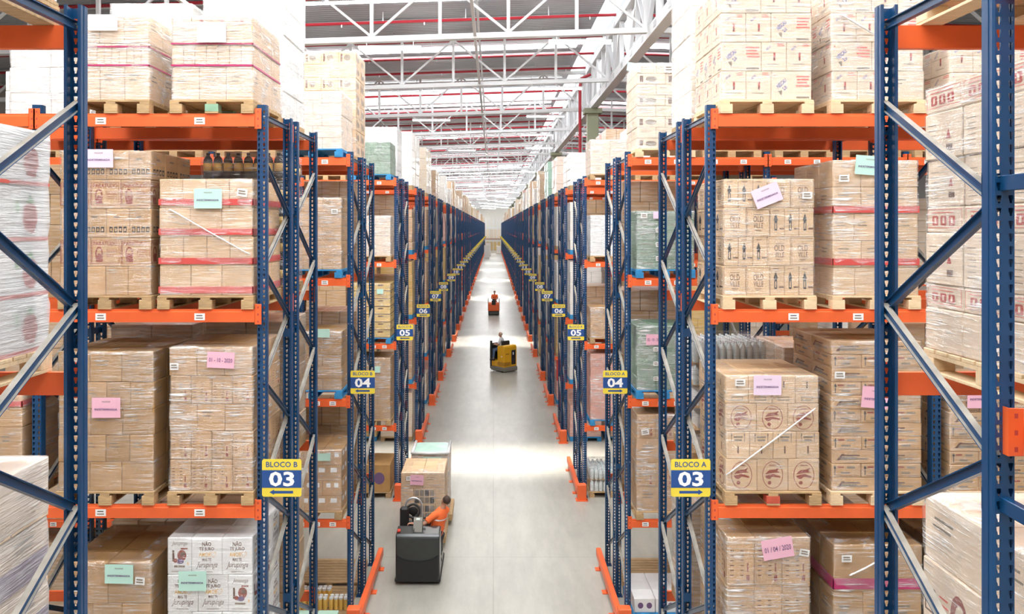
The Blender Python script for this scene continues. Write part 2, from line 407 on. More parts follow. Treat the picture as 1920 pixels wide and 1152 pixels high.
# added glowing panels under the roof sheets, there only to brighten the hall
def fill_panel(y, w, xa=-9, xb=3.7):
    global wn
    mb = MB(); z = .03
    mb.add([(xa, y, roof_z(xa)-z), (xb, y, roof_z(xb)-z), (xb, y+w, roof_z(xb)-z), (xa, y+w, roof_z(xa)-z),
            (xa, y, roof_z(xa)), (xb, y, roof_z(xb)), (xb, y+w, roof_z(xb)), (xa, y+w, roof_z(xa))],
           [(0, 3, 2, 1), (4, 5, 6, 7), (0, 1, 5, 4), (2, 3, 7, 6), (1, 2, 6, 5), (3, 0, 4, 7)], 'fill_glow')
    struct('roof_pane_or_fill_%d' % wn, mb.mesh('roof_fill_panel')); wn += 1
FILL_PANELS = [-8, 0, 6, 12, 17.5]+[27.2+8*k for k in range(26)]+[233]
for y in FILL_PANELS:
    w = 2.2 if y < 14 else 1.6 if y < 18 else .68 if y < 64 else .85 if y < 230 else 1.8
    fill_panel(y, w); fill_panel(y, w, 6, 9.5)

# daylight falling in bands through clear roof panels: a soft beam down onto the aisle under each
def sun_panel(y, w, power, spread=9):
    d = bpy.data.lights.new('roof_daylight', 'AREA'); d.shape = 'RECTANGLE'; d.size = 15; d.size_y = w; d.energy = power; d.spread = math.radians(spread); d.color = (1, .985, .95)
    o = bpy.data.objects.new('roof_daylight', d); COL.objects.link(o); o.location = (-3.6, y, 14.37)
    global wn
    mb = MB(); xa, xb, z = -11.0, 3.8, .03
    mb.add([(xa, y-w/2, roof_z(xa)-z), (xb, y-w/2, roof_z(xb)-z), (xb, y+w/2, roof_z(xb)-z), (xa, y+w/2, roof_z(xa)-z)], [(0, 3, 2, 1)], 'ridge_pane')
    struct('roof_pane_or_fill_%d' % wn, mb.mesh('clear_skylight')); wn += 1
for y, w, p in ((23.4, 2.6, 230), (47.8, 4.2, 330), (77, 4.5, 350), (103, 5, 380), (128, 5, 380), (153, 5, 380), (180, 5, 380), (206, 5, 380)): sun_panel(y, w, p)
# ------------------------------------------------------------------ roof steel
def truss_parts(y, detail, xa=-23.9, xb=22.5):
    """a white lattice truss across the hall"""
    n = int(round((y-24)/8))
    lab = 'white lattice roof truss crossing the hall, number %s from the front' % {0: 'one', 1: 'two', 2: 'three', 3: 'four'}.get(n, '')
    if n < 0: return None
    if n > 3: lab = 'white lattice roof truss far down the hall'
    def bz(x): return 12.72-SL*abs(x-RX)
    P = 2.05; xs = [RX-.25-P*k for k in range(14)][::-1]+[RX+.25+P*k for k in range(9)]
    if not detail:
        mb = MB()
        for a, b in ((xs[0], 4.6), (5.0, xs[-1])):
            mb.bar((a, y, bz(a)), (b, y, bz(b)), .16, .14, 'white_paint'); mb.bar((a, y, bz(a)+1.85), (b, y, bz(b)+1.85), .16, .14, 'white_paint')
        for i, x in enumerate(xs):
            mb.bar((x, y, bz(x)), (x, y, bz(x)+1.85), .09, .09, 'white_paint')
            if i+1 < len(xs) and xs[i+1]-x > 1:
                x2 = xs[i+1]; up = i % 2
                mb.bar((x, y, bz(x)+1.85*up), (x2, y, bz(x2)+1.85*(1-up)), .07, .07, 'white_paint')
        o = link('roof_truss', mb.mesh('far_truss')); return tag(o, lab, 'roof truss', 'distant roof trusses')
    t = thing('roof_truss', lab, 'roof truss', (RX, y, 12.72))
    def part(nm, p, q, w, h):
        mb = MB(); mb.bar((p[0]-RX, 0, p[1]-12.72), (q[0]-RX, 0, q[1]-12.72), w, h, 'white_paint'); link(nm, mb.mesh(nm), t)
    for a, b in ((xs[0], 4.6), (5.0, xs[-1])):
        part('bottom_chord', (a, bz(a)), (b, bz(b)), .20, .16); part('top_chord', (a, bz(a)+1.85), (b, bz(b)+1.85), .18, .15)
    for i, x in enumerate(xs):
        part('upright_strut', (x, bz(x)), (x, bz(x)+1.85), .12, .10)
        if i+1 < len(xs) and xs[i+1]-x > 1:
            x2 = xs[i+1]; xm = (x+x2)/2
            part('diagonal_strut', (x, bz(x)+(.08 if i % 2 else 1.8)), (x2, bz(x2)+(1.8 if i % 2 else .08)), .08, .07)
    return t
for k in range(27): truss_parts(24+8*k, k < 4)

# longitudinal ridge girder, one bay per span between columns
COLY = [16.6]+[38.75+22.45*k for k in range(9)]
def girder(ya, yb, idx):
    t = thing('ridge_girder', ['deep white box girder along the ridge above the right racks, nearest span', 'second span of the white ridge girder beyond the first column'][idx] if idx < 2 else 'white ridge girder span far down the hall', 'girder', (RX+.05, ya, 12.72), group=None if idx < 2 else 'distant ridge girder spans')
    ya += .1; yb -= .1; t.location.y = ya
    L = yb-ya; zt = 2.0
    if idx < 3:
        for nm, z, w, h in (('bottom_chord', 0, .34, .34), ('top_chord', zt, .30, .26)):
            mb = MB(); mb.box(-w/2, w/2, 0, L, z-h/2, z+h/2, 'white_paint')
            for k in range(int(L/2)):   # bolt plates
                mb.box(-w/2-.012, -w/2, k*2+.3, k*2+.65, z-.08, z+.08, 'steel')
            link(nm, mb.mesh(nm), t)
        n = int(L/1.6)
        for k in range(n+1):
            y = L*k/n
            mb = MB(); mb.bar((0, y, .1), (0, y, zt-.1), .12, .16, 'white_paint'); link('upright_strut', mb.mesh('gs'), t)
            if k < n:
                y2 = L*(k+1)/n; a, b = ((.1, zt-.1) if k % 2 else (zt-.1, .1))
                mb = MB(); mb.bar((0, y, a), (0, y2, b), .12, .13, 'white_paint'); link('diagonal_strut', mb.mesh('gd'), t)
    else:
        mb = MB(); mb.box(-.17, .17, 0, L, -.17, .17, 'white_paint'); mb.box(-.15, .15, 0, L, zt-.13, zt+.13, 'white_paint')
        n = 12
        for k in range(n): mb.bar((0, L*k/n, (k % 2)*zt), (0, L*(k+1)/n, (1-k % 2)*zt), .12, .13, 'white_paint')
        link('girder_frame', mb.mesh('girder'), t)
girder(-7, COLY[0], 0); girder(COLY[0], COLY[1], 1)
for i in range(1, len(COLY)-1): girder(COLY[i], COLY[i+1], i+1)
for i, y in enumerate(COLY):
    mb = MB(); mb.box(RX-.27, RX+.27, y-.27, y+.27, 0, 12.54, 'column', .02); mb.box(RX-.42, RX+.42, y-.4, y+.4, 12.30, 12.54, 'column')
    struct('column_%d' % (i+1), mb.mesh('column'), label='olive square column carrying the ridge girder', cat='column')
# red fire pipe beside the second column
mb = MB(); mb.tube([(RX-.62, 38.6, 5), (RX-.62, 38.6, 13.6), (RX-.55, 38.6, 14.0), (RX-.1, 38.6, 14.2)], .075, 'red_pipe', 10)
mb.tube([(RX-.62, 38.6, 0), (RX-.62, 38.6, 5.0)], .075, 'red_pipe', 10)
tag(link('riser_pipe', mb.mesh('riser')), 'upright red riser pipe beside the olive column on the right', 'pipe')
# red sprinkler pipes under the sheets
y = 19.4; k = 0
while y < 225:
    mb = MB(); r = .055 if y < 120 else .05
    mb.tube([(-24, 0, roof_z(-24)-.42), (RX-.35, 0, roof_z(RX)-.43)], r, 'red_pipe', 8)
    m2 = MB(); m2.tube([(RX+.35, 0, roof_z(RX)-.43), (24, 0, roof_z(24)-.42)], r, 'red_pipe', 8)
    tag(link('sprinkler_pipe', m2.mesh('sprinkler_pipe'), None, (0, y, 0)), 'thin red sprinkler pipe right of the ridge girder under the roof', 'pipe', 'red sprinkler pipes right of the girder')
    for hx in range(-22, 4, 3):
        mb.box(hx-.012, hx+.012, -.012, .012, roof_z(hx)-.4, roof_z(hx)-.03, 'steel')
        mb.box(hx-.02+1.5, hx+.02+1.5, -.02, .02, roof_z(hx+1.5)-.56, roof_z(hx+1.5)-.42, 'steel')
    tag(link('sprinkler_pipe', mb.mesh('sprinkler_pipe'), None, (0, y, 0)), 'thin red sprinkler pipe left of the ridge girder under the roof', 'pipe', 'red sprinkler pipes left of the girder')
    y += 3.2 if y < 90 else 6.4; k += 1
# white roof purlins across the sheets between the pipes
y = 20.6
while y < 225:
    mb = MB()
    for a, b in ((-24, 3.8), (5.8, 24)): mb.bar((a, 0, roof_z(a)-.1), (b, 0, roof_z(b)-.1), .1, .12, 'white_paint')
    tag(link('roof_purlin', mb.mesh('roof_purlin'), None, (0, y, 0)), 'slim white purlin crossing under the grey roof sheets', 'purlin', 'white roof purlins')
    y += 3.2 if y < 100 else 9.6
# lengthwise tie bars through the trusses
for x, w in ((-.55, 'above the middle of the aisle'), (-7.6, 'above the left racks'), (10.5, 'above the right racks')):
    mb = MB(); z = 12.72-SL*abs(x-RX)
    mb.bar((x, 8, z+.02), (x, 238, z+.02), .09, .09, 'white_paint'); mb.bar((x, 8, z+1.71), (x, 238, z+1.71), .08, .08, 'white_paint')
    tag(link('tie_bar', mb.mesh('tie_bar')), 'long white tie bar running lengthwise '+w, 'tie bar')
# lamps: linear fittings under the trusses
def lamp(x, y):
    z = 12.72-SL*abs(x-RX)-.30
    l = thing('linear_lamp', 'slim white fluorescent lamp hung under a roof truss', 'lamp', (x, y, z), group='linear lamps under the trusses')
    mb = MB(); mb.box(-.95, .95, -.09, .09, .02, .09, 'white_paint', .01)
    for hx in (-.7, .7): mb.box(hx-.01, hx+.01, -.01, .01, .09, .24, 'steel')
    link('lamp_housing', mb.mesh('lamp_housing'), l)
    mb = MB(); mb.box(-.92, .92, -.07, .07, -.02, .02, 'tube_light'); link('lamp_tube', mb.mesh('lamp_tube'), l)
for k in range(27):
    y = 24.0+8*k
    for x in ((-3.1, 2.6, -8.6) if k < 4 else ((-5.6, 1.4), (-2.2, 3.2), (-8, -.2))[k % 3]): lamp(x, y)
for y in (0, 8, 16):
    for x in (-3.1, 2.6): lamp(x, y)

# ------------------------------------------------------------------ pallet racks
XL, XR, BAY = 2.45, 2.305, 2.38
OFF = (0, 1.05, 1.35, 2.40)
LEVELS = (1.82, 3.88, 5.94, 8.0)
TOP = 8.10
def post_mesh(slotted=True):
    mb = MB(); h = TOP; w, d, lip = .05, .045, .018
    if not slotted:
        mb.box(-w, w, -d, d, 0, h, 'blue'); return mb.mesh('post_plain')
    # sides, lips
    for s in (-1, 1):
        mb.add([(s*w, -d+.012, 0), (s*w, d, 0), (s*w, d, h), (s*w, -d+.012, h)], [(0, 1, 2, 3)], 'blue')
        mb.add([(s*w, -d+.012, 0), (s*(w-.006), -d, 0), (s*(w-.006), -d, h), (s*w, -d+.012, h)], [(0, 1, 2, 3)], 'blue')
        mb.add([(s*w, d, 0), (s*(w-lip), d, 0), (s*(w-lip), d, h), (s*w, d, h)], [(0, 1, 2, 3)], 'blue')
        mb.add([(s*(w-lip), d, 0), (s*(w-lip), d-.012, 0), (s*(w-lip), d-.012, h), (s*(w-lip), d, h)], [(0, 1, 2, 3)], 'blue')
        # stiffening rib along the side
        mb.box(s*w-.003, s*w+.003, -.008, .012, 0, h, 'blue')
    pit = .0575; n = int(h/pit)
    we = w-.006
    for i in range(n):
        z0 = i*pit; z1 = (i+1)*pit if i < n-1 else h; zc = z0+pit/2
        for s in (-1, 1):
            xa, xb = sorted((0, s*we)); xc = s*.027
            hole = [(-.011, .016), (0, .018), (.011, .016), (.0095, .0), (.0055, -.008), (.0045, -.019), (-.0045, -.019), (-.0055, -.008), (-.0095, 0)]
            hv = [(xc+a, -d, zc+b) for a, b in hole]
            ov = [(xa, -d, z1), (xc, -d, z1), (xb, -d, z1), (xb, -d, zc), (xb, -d, z0+.01), (xb, -d, z0), (xa, -d, z0), (xa, -d, z0+.01), (xa, -d, zc)]
            m = len(hv)
            mb.add(ov+hv, [(j, (j+1) % m, m+(j+1) % m, m+j) for j in range(m)], 'blue')
    mb.add([(-w, -d, 0), (w, -d, 0), (w, d, 0), (-w, d, 0)], [(0, 1, 2, 3)], 'blue')
    # base plate
    mb.box(-.075, .075, -.07, .07, 0, .012, 'blue')
    return mb.mesh('post_slotted')
POST, POSTP = post_mesh(), post_mesh(False)
def brace_mesh(dy, dz):
    mb = MB(); p, q = Vector((0, 0, 0)), Vector((0, dy, dz)); d = (q-p).normalized(); u = Vector((0, -d.z, d.y))
    if u.z < 0: u = -u
    H, Wd, t = .052, .036, .005
    def slab(off, th, x0, x1, top):
        a = p+u*(off-th/2); b = p+u*(off+th/2); c = q+u*(off-th/2); e = q+u*(off+th/2)
        v = [(x, *pt.yz) for pt in (a, b, c, e) for x in (x0, x1)]
        mb.add(v, [(0, 1, 5, 4)], 'blue'); mb.add(v, [(2, 6, 7, 3)], 'brace_beige' if top else 'blue')
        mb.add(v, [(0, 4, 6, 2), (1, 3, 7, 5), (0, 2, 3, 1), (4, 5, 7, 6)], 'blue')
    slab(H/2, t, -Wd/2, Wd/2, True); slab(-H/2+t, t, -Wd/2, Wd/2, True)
    slab(0, H-t, -t/2, t/2, False)
    # bolts
    for e in (p, q): mb.tube([e+Vector((-.03, 0, 0)), e+Vector((.03, 0, 0))], .011, 'steel', 6)
    return mb.mesh('brace')
BR = {}
def brace(dy, dz):
    k = (round(dy, 3), round(dz, 3))
    if k not in BR: BR[k] = brace_mesh(dy, dz)
    return BR[k]
def beam_mesh(L, h=.135, d=.05):
    mb = MB()
    prof = [(-d/2, -h), (d/2, -h), (d/2, 0), (-d/2+.012, 0), (-d/2+.012, -.022), (-d/2, -.028)]
    mb.prism([(a, b) for a, b in prof], 0, 0, L, 'orange')
    return mb.mesh('beam', fix=True)
BEAM = beam_mesh(BAY-.12)
def endplate():
    mb = MB(); mb.box(-.035, .035, -.006, 0, -.16, .055, 'orange', .002); mb.box(-.035, -.030, -.006, .05, -.16, .055, 'orange')
    for z in (-.13, -.055, .02):
        mb.add([(-.008, -.0062, z-.011), (.008, -.0062, z-.011), (.008, -.0062, z+.011), (-.008, -.0062, z+.011)], [(0, 1, 2, 3)], 'ink_red')
    return mb.mesh('end_plate')
EPLATE = endplate()
def beam_label():
    mb = MB(); mb.box(-.055, .055, -.0016, 0, -.036, .036, 'paper_white')
    put_front(mb, [flat_rect(-.035, .008, .03, .018, 'ink_black'), flat_rect(-.038, -.02, .036, -.008, 'ink_grey')], -.002)
    return mb.mesh('beam_label')
BLABEL = beam_label()
def guard_mesh(s):
    mb = MB()
    mb.box(-.05, .05, .0, 2.75, .14, .30, 'orange', .012)
    for y in (.5, 1.4, 2.4): mb.box(-.035, .035, y-.05, y+.05, 0, .14, 'orange'); mb.box(-s*.05-.06, -s*.05+.06, y-.08, y+.08, 0, .015, 'orange')
    return mb.mesh('guard_rail')
def block_mesh():
    mb = MB(); mb.box(-.11, .11, -.09, .09, 0, .40, 'orange', .012); mb.box(-.15, .15, -.12, .12, 0, .015, 'orange')
    return mb.mesh('corner_guard')
GUARD = {-1: guard_mesh(-1), 1: guard_mesh(1)}; BLOCK = block_mesh()
ROWS = [(2, 2.30), (3, 8.50), (4, 13.72), (5, 20.2), (6, 25.5)]
pat = (5.4, 4.95, 6.5, 5.6)
n, y = 6, 25.5
while y < 226:
    y += pat[(n-6) % 4]; n += 1; ROWS.append((n, y))
ROWY = dict(ROWS)
WORDS2 = '- - - zero-three zero-four zero-five zero-six zero-seven zero-eight zero-nine ten eleven twelve thirteen fourteen'.split()
WORDS = 'zero one two three four five six seven eight nine ten eleven twelve'.split()
def rack(num, y0, s):
    X0 = s*(XL if s < 0 else XR); blk = 'B' if s < 0 else 'A'; side = 'left' if s < 0 else 'right'
    nb = {2: 1, 3: 2, 4: 3, 5: 3, 6: 3, 7: 3, 8: 2, 9: 2}.get(num, 2 if num < 15 else 1)
    if num == 2: lab = 'blue pallet rack in the near %s corner, cut by the picture edge' % side
    elif num <= 11: lab = 'blue and orange pallet rack on the %s carrying the BLOCO %s sign number %s' % (side, blk, WORDS[num])
    else: lab = 'distant blue pallet rack far down the %s side of the aisle' % side
    grp = None if num <= 11 else 'distant racks on the '+side
    if num >= 16:
        mb = MB()
        for o in OFF: mb.box(-.05, .05, o-.045, o+.045, 0, TOP, 'blue')
        for o in OFF: mb.box(s*BAY-.05, s*BAY+.05, o-.045, o+.045, 0, TOP, 'blue')
        for lv in LEVELS:
            for o in OFF: mb.box(min(0, s*BAY), max(0, s*BAY), o-.07, o-.03, lv-.135, lv, 'orange')
        for fa in (0, 1.35):
            for k in range(6): mb.bar((0, fa+1.05*(k % 2), .4+1.19*k), (0, fa+1.05*((k+1) % 2), .4+1.19*(k+1)), .04, .04, 'brace_beige')
        mb.box(-s*.17-.05, -s*.17+.05, -.2, 2.55, .14, .30, 'orange'); mb.box(-s*.1-.11, -s*.1+.11, -.32, -.14, 0, .40, 'orange')
        o = link('pallet_rack', mb.mesh('far_rack'), None, (X0, y0, 0)); tag(o, lab, 'pallet rack', grp); return
    t = thing('pallet_rack', lab, 'pallet rack', (X0, y0, 0), 0, grp)
    P = POST if num <= 10 else POSTP
    for b in range(nb+1):
        for i, o in enumerate(OFF):
            if num == 2 and i < 2 and b == 0: pass
            link('upright_post', P, t, (s*BAY*b, o, 0), (0, 0, math.pi if i % 2 else 0))
        # lattice braces
        for fr, (a, c) in enumerate(((0, 1), (2, 3))):
            ya, yc = OFF[a], OFF[c]; out = a if fr == 0 else c       # outer post holds the nodes 7.52, 6.34 ...
            for k in range(13):
                z = 7.52-.593*k; z2 = z-.593
                if z2 < .3: break
                o1 = OFF[out] if k % 2 == 0 else OFF[c if out == a else a]
                o2 = OFF[c if out == a else a] if k % 2 == 0 else OFF[out]
                lo = (o1, z, o2, z2)
                link('brace', brace(lo[2]-lo[0], lo[3]-lo[1]), t, (s*BAY*b+(0.012 if k % 2 else -.012)*s, lo[0], lo[1]))
            link('top_strut', brace(1.05, 0), t, (s*BAY*b, ya, 7.98))
        if b < 2:
            for z in (7.0, 5.55, 2.4):
                if z == 7.0 and b == 0 and num > 3: z = 6.9
                mb_ = SPACER; link('row_spacer', mb_, t, (s*BAY*b, 1.05, z))
    for b in range(nb):
        for lv in LEVELS:
            for i, o in enumerate(OFF):
                xa = min(s*BAY*b, s*BAY*(b+1))+.06
                fy = o-.068 if i % 2 == 0 else o+.068
                bo = link('beam', BEAM, t, (xa, fy, lv))
                if i % 2: bo.rotation_euler = (0, 0, math.pi); bo.location.x = xa+BAY-.12
                if num <= 6:
                    for e in (0, 1):
                        link('end_plate', EPLATE, bo, ((-.035 if e == 0 else BAY-.12+.035), -.012, -.0))
                if i in (0, 2) and num <= 9 and (i == 0 or num > 3):
                    ks = ((.285, .745) if s < 0 else ((.35, .65) if lv == 5.94 else ())) if num == 3 else (.12, .34, .62, .84)
                    if num >= 4 and lv <= 3.9: ks = (.10, .22, .34, .46) if s > 0 else (.54, .66, .78, .90)
                    for kx in ks: link('beam_label', BLABEL, bo, ((BAY-.12)*kx, -.0255, -.078))
    link('guard_rail', GUARD[s], t, (-s*.17, -.22, 0)); link('corner_guard', BLOCK, t, (-s*.10, -.24, 0))
def spacer_mesh():
    mb = MB(); mb.box(-.02, .02, 0, .30, -.035, .035, 'blue', .003); mb.box(-.05, .05, -.047, -.040, -.05, .05, 'blue'); mb.box(-.05, .05, .34, .347, -.05, .05, 'blue'); return mb.mesh('row_spacer')
SPACER = spacer_mesh()
for num, y0 in ROWS:
    for s in (-1, 1): rack(num, y0, s)

# ------------------------------------------------------------------ block signs
def sign(num, s):
    blk = 'BLOCO B' if s < 0 else 'BLOCO A'; y = ROWY[num]-.075
    xa = -2.435 if s < 0 else 1.870
    far = num > 14
    lab = 'yellow and blue %s sign reading %s on the %s racks' % (blk, WORDS2[num], 'left' if s < 0 else 'right') if not far else 'tiny distant yellow and blue sign on the %s racks' % ('left' if s < 0 else 'right')
    t = thing('aisle_sign', lab, 'sign', (xa, y, 3.965), 0, None if not far else 'distant signs on the '+('left' if s < 0 else 'right'))
    w, h = .415, .395
    mb = MB(); mb.prism(rrect(0, 0, w, h, .025), 1, -.004, 0, 'sign_yellow')
    if not far:
        put_front(mb, [flat_text(blk, w/2, h-.055, w*.80, 'ink_blue' if 0 else 'sign_blue', h=.058, bold=.018)], -.0045)
    d = -1 if s < 0 else 1; c = w/2+d*.005; zc = .048
    ar = [(c+d*.125, zc), (c+d*.075, zc+.028), (c+d*.075, zc+.014), (c-d*.125, zc+.014), (c-d*.125, zc-.014), (c+d*.075, zc-.014), (c+d*.075, zc-.028)]
    if d < 0: ar = ar[::-1]
    put_front(mb, [flat_poly(ar, 'sign_blue')], -.0045)
    # clip that holds it to the upright
    if s < 0: mb.box(-.0, .05, 0, .027, .1, .3, 'blue')
    else: mb.box(w-.05, w, 0, .027, .1, .3, 'blue')
    link('sign_plate', mb.mesh('sign_plate'), t)
    mb = MB(); mb.box(.0, w, -.0065, -.0045, .095, h-.115, 'sign_blue')
    put_front(mb, [flat_text('%02d' % num, w/2, .095+(h-.21)/2, .268, 'sign_white', h=.158, bold=.03)], -.0068)
    link('number_panel', mb.mesh('number_panel'), t, label='blue panel with white digits %02d' % num)
for num, y0 in ROWS:
    if num >= 3:
        for s in (-1, 1): sign(num, s)
# ------------------------------------------------------------------ pallets
def pallet_mesh_parts(w, d, wood, mid=None):
    out = []
    mb = MB(); n = 9
    for i in range(n):
        y = -d/2+d*i/n; mb.box(-w/2, w/2, y+.008, y+d/n-.008, .12, .142, wood, .003)
    for x in (-w/2, -.05, w/2-.10): mb.box(x, x+.10, -d/2, d/2, .098, .12, wood)
    out.append(('deck', mb.mesh('pallet_deck'), (0, 0, 0)))
    for x, bw in ((-w/2, .13), (-.07, .14), (w/2-.13, .13)):
        mb = MB(); mb.box(x, x+bw, -d/2, d/2, 0, .018, wood, .002); out.append(('skid', mb.mesh('pallet_skid'), (0, 0, 0)))
        for k, y in enumerate((-d/2, -.06, d/2-.12)):
            mb = MB(); mb.box(0, bw, 0, .12, .018, .098, (mid if mid and abs(x+.07) < .01 else wood), .004); out.append(('block', mb.mesh('pallet_block'), (x, y, 0)))
    return out
PAL = {}
def pallet(x, y, z, label, w=1.0, d=1.1, wood='pine', mid=None, group=None, solid=False):
    """x, y: centre; z: bottom"""
    k = (round(w, 2), round(d, 2), wood, mid)
    if k not in PAL: PAL[k] = pallet_mesh_parts(w, d, wood, mid)
    t = thing('wooden_pallet' if wood != 'pallet_blue' else 'blue_pallet', label, 'pallet', (x, y, z), 0, group)
    for nm, me, loc in PAL[k]: link(nm, me, t, loc)
    return t
PH = .142

# ------------------------------------------------------------------ carton artwork (x in [-w/2, w/2], z in [0, h])
def art(kind, w, h):
    r = []
    if kind == 'plain':
        r += bars(-w*.35, w*.1, h*.72, 2, h*.13, h*.04, 'ink_grey')
    elif kind == 'reddot': r.append(flat_disc(0, h*.5, h*.2, h*.2, 'ink_red'))
    elif kind == 'para':
        r.append(flat_frame(-w*.46, h*.10, w*.46, h*.92, w*.018, 'ink_rust'))
        r.append(flat_text('PARATUDO', 0, h*.80, w*.82, 'ink_rust', h=h*.15, bold=.03))
        # seated figure in an oval hood
        r.append(flat_ring(-w*.22, h*.42, w*.13, h*.27, w*.05, 'ink_rust')); r.append(flat_poly([(-w*.33, h*.16), (-w*.08, h*.16), (-w*.13, h*.40), (-w*.24, h*.48), (-w*.30, h*.36)], 'ink_rust'))
        r.append(flat_frame(w*.04, h*.34, w*.38, h*.60, w*.012, 'ink_rust')); r.append(flat_text('RAIZES', w*.21, h*.52, w*.28, 'ink_rust')); r.append(flat_text('AMARGAS', w*.21, h*.41, w*.28, 'ink_rust'))
        r.append(flat_rect(-w*.495, h*.1, -w*.475, h*.9, 'ink_rust'))
    elif kind == 'icons':
        for k in range(4):
            x = -w*.36+k*w*.21
            r.append(flat_rect(x, h*.18, x+w*.15, h*.38, 'ink_black')); r.append(flat_rect(x+w*.035, h*.22, x+w*.115, h*.32, 'kraft'))
        r += bars(-w*.2, w*.15, h*.75, 1, .01, h*.06, 'ink_grey')
    elif kind == 'ov':
        r.append(flat_frame(-w*.47, h*.05, w*.47, h*.95, w*.012, 'ink_brown'))
        r.append(flat_text('OLD', 0, h*.62, w*.44, 'ink_brown', h=h*.21, bold=.01)); r.append(flat_text('VILLE', 0, h*.39, w*.42, 'ink_brown', h=h*.18, bold=.01))
        r.append(flat_rect(-w*.20, h*.77, w*.20, h*.785, 'ink_brown')); r.append(flat_rect(-w*.14, h*.22, w*.14, h*.24, 'ink_brown')); r.append(flat_rect(-w*.10, h*.17, w*.10, h*.185, 'ink_brown'))
    elif kind == 'arrow':
        x = -w*.12; a = w*.16
        r.append(flat_poly([(x-a, h*.58), (x+a, h*.58), (x, h*.82)], 'ink_black')); r.append(flat_rect(x-a*.62, h*.22, x+a*.62, h*.58, 'ink_black')); r.append(flat_rect(x-a*.25, h*.28, x+a*.25, h*.48, 'kraft2'))
        r.append(flat_rect(x+a*1.5, h*.26, w*.46, h*.31, 'ink_brown')); r.append(flat_rect(-w*.3, h*.9, w*.1, h*.92, 'ink_brown'))
    elif kind in ('nes_w', 'nes_n'):
        if kind == 'nes_w':
            r.append(flat_text('NESCAU', -w*.25, h*.58, w*.30, 'ink_blue', h=h*.15, bold=.03, rot=math.radians(42), shear=.2)); r.append(flat_text('2.0', -w*.17, h*.42, w*.11, 'ink_blue', h=h*.13, bold=.03, rot=math.radians(42)))
            r.append(flat_poly([(-w*.34, h*.32), (-w*.24, h*.34), (-w*.24, h*.12)], 'ink_grey'))
            r += bars(w*.10, w*.46, h*.84, 4, h*.105, h*.05, 'ink_pinkred'); r.append(flat_rect(w*.12, h*.06, w*.44, h*.12, 'ink_grey')); r.append(flat_disc(-w*.42, h*.85, w*.015, w*.015, 'ink_red'))
        else:
            r.append(flat_text('NESCAU', -w*.22, h*.80, w*.26, 'ink_blue', h=h*.08, bold=.02, rot=math.radians(42), shear=.2))
            r += bars(w*.1, w*.46, h*.95, 2, h*.06, h*.03, 'ink_pinkred')
            r.append(flat_rect(-w*.03, h*.36, w*.05, h*.64, 'ink_red')); r.append(flat_rect(-w*.02, h*.38, w*.02, h*.48, 'ink_black')); r.append(flat_rect(-w*.47, h*.62, w*.47, h*.63, 'ink_grey')); r += bars(-w*.3, w*.3, h*.25, 1, .01, h*.02, 'ink_grey')
    elif kind == 'oval':
        rx, ry = min(w*.34, h*.40), h*.43
        r.append(flat_ring(0, h*.5, rx, ry, rx*.07, 'ink_rust'))
        r.append(flat_poly([(-rx*.75, h*.52), (-rx*.35, h*.66), (rx*.25, h*.68), (rx*.62, h*.74), (rx*.45, h*.63), (rx*.7, h*.58), (rx*.1, h*.57)], 'ink_rust'))
        r.append(flat_poly([(-rx*.75, h*.48), (rx*.05, h*.54), (rx*.75, h*.46), (rx*.70, h*.41), (rx*.0, h*.45), (-rx*.3, h*.37), (-rx*.6, h*.40)], 'ink_rust'))
        r.append(flat_disc(-rx*.3, h*.26, rx*.18, rx*.18, 'ink_rust')); r.append(flat_rect(-rx*.35, h*.79, rx*.35, h*.82, 'ink_rust'))
    elif kind == 'upside':
        for s in (-1, 1):
            x = s*w*.28; r.append(flat_rect(x-w*.01, h*.62, x+w*.01, h*.9, 'ink_black')); r.append(flat_poly([(x-w*.03, h*.86), (x+w*.03, h*.86), (x, h*.97)], 'ink_black'))
        r.append(flat_rect(-w*.2, h*.78, w*.2, h*.84, 'ink_grey')); r.append(flat_rect(-w*.16, h*.66, w*.16, h*.73, 'ink_grey')); r.append(flat_rect(-w*.03, h*.2, w*.03, h*.48, 'ink_brown'))
    elif kind == 'topleaf':
        r.append(flat_rect(-w*.25, h*.10, w*.25, h*.24, 'ink_grey')); r.append(flat_rect(-w*.22, h*.13, w*.22, h*.21, 'kraft2')); r.append(flat_rect(-w*.03, h*.55, w*.03, h*.8, 'ink_brown'))
    elif kind == 'thin_a':
        x = -w*.38; r.append(flat_rect(x-.005, h*.18, x+.005, h*.7, 'ink_black')); r.append(flat_poly([(x-.018, h*.66), (x+.018, h*.66), (x, h*.9)], 'ink_black'))
        r.append(flat_rect(-w*.30, h*.70, -w*.08, h*.82, 'ink_rust')); r.append(flat_rect(w*.02, h*.66, w*.30, h*.8, 'ink_grey')); r.append(flat_rect(-w*.18, h*.26, w*.12, h*.40, 'ink_grey')); r.append(flat_rect(-w*.34, h*.12, w*.44, h*.15, 'ink_brown'))
    elif kind == 'thin_b':
        r.append(flat_rect(-w*.32, h*.28, w*.05, h*.5, 'ink_grey')); r.append(flat_poly([(-w*.40, h*.25), (-w*.28, h*.72), (-w*.22, h*.72), (-w*.33, h*.25)], 'ink_brown')); r.append(flat_rect(-w*.26, h*.55, w*.12, h*.66, 'ink_brown')); r.append(flat_rect(w*.05, h*.3, w*.3, h*.42, 'ink_grey'))
    elif kind == 'lines':
        for k in range(6): r.append(flat_rect(-w*.40, h*(.22+.1*k), -w*.26, h*(.24+.1*k), 'ink_brown')); r.append(flat_rect(-w*.02, h*(.22+.1*k), w*.10, h*(.24+.1*k), 'ink_brown'))
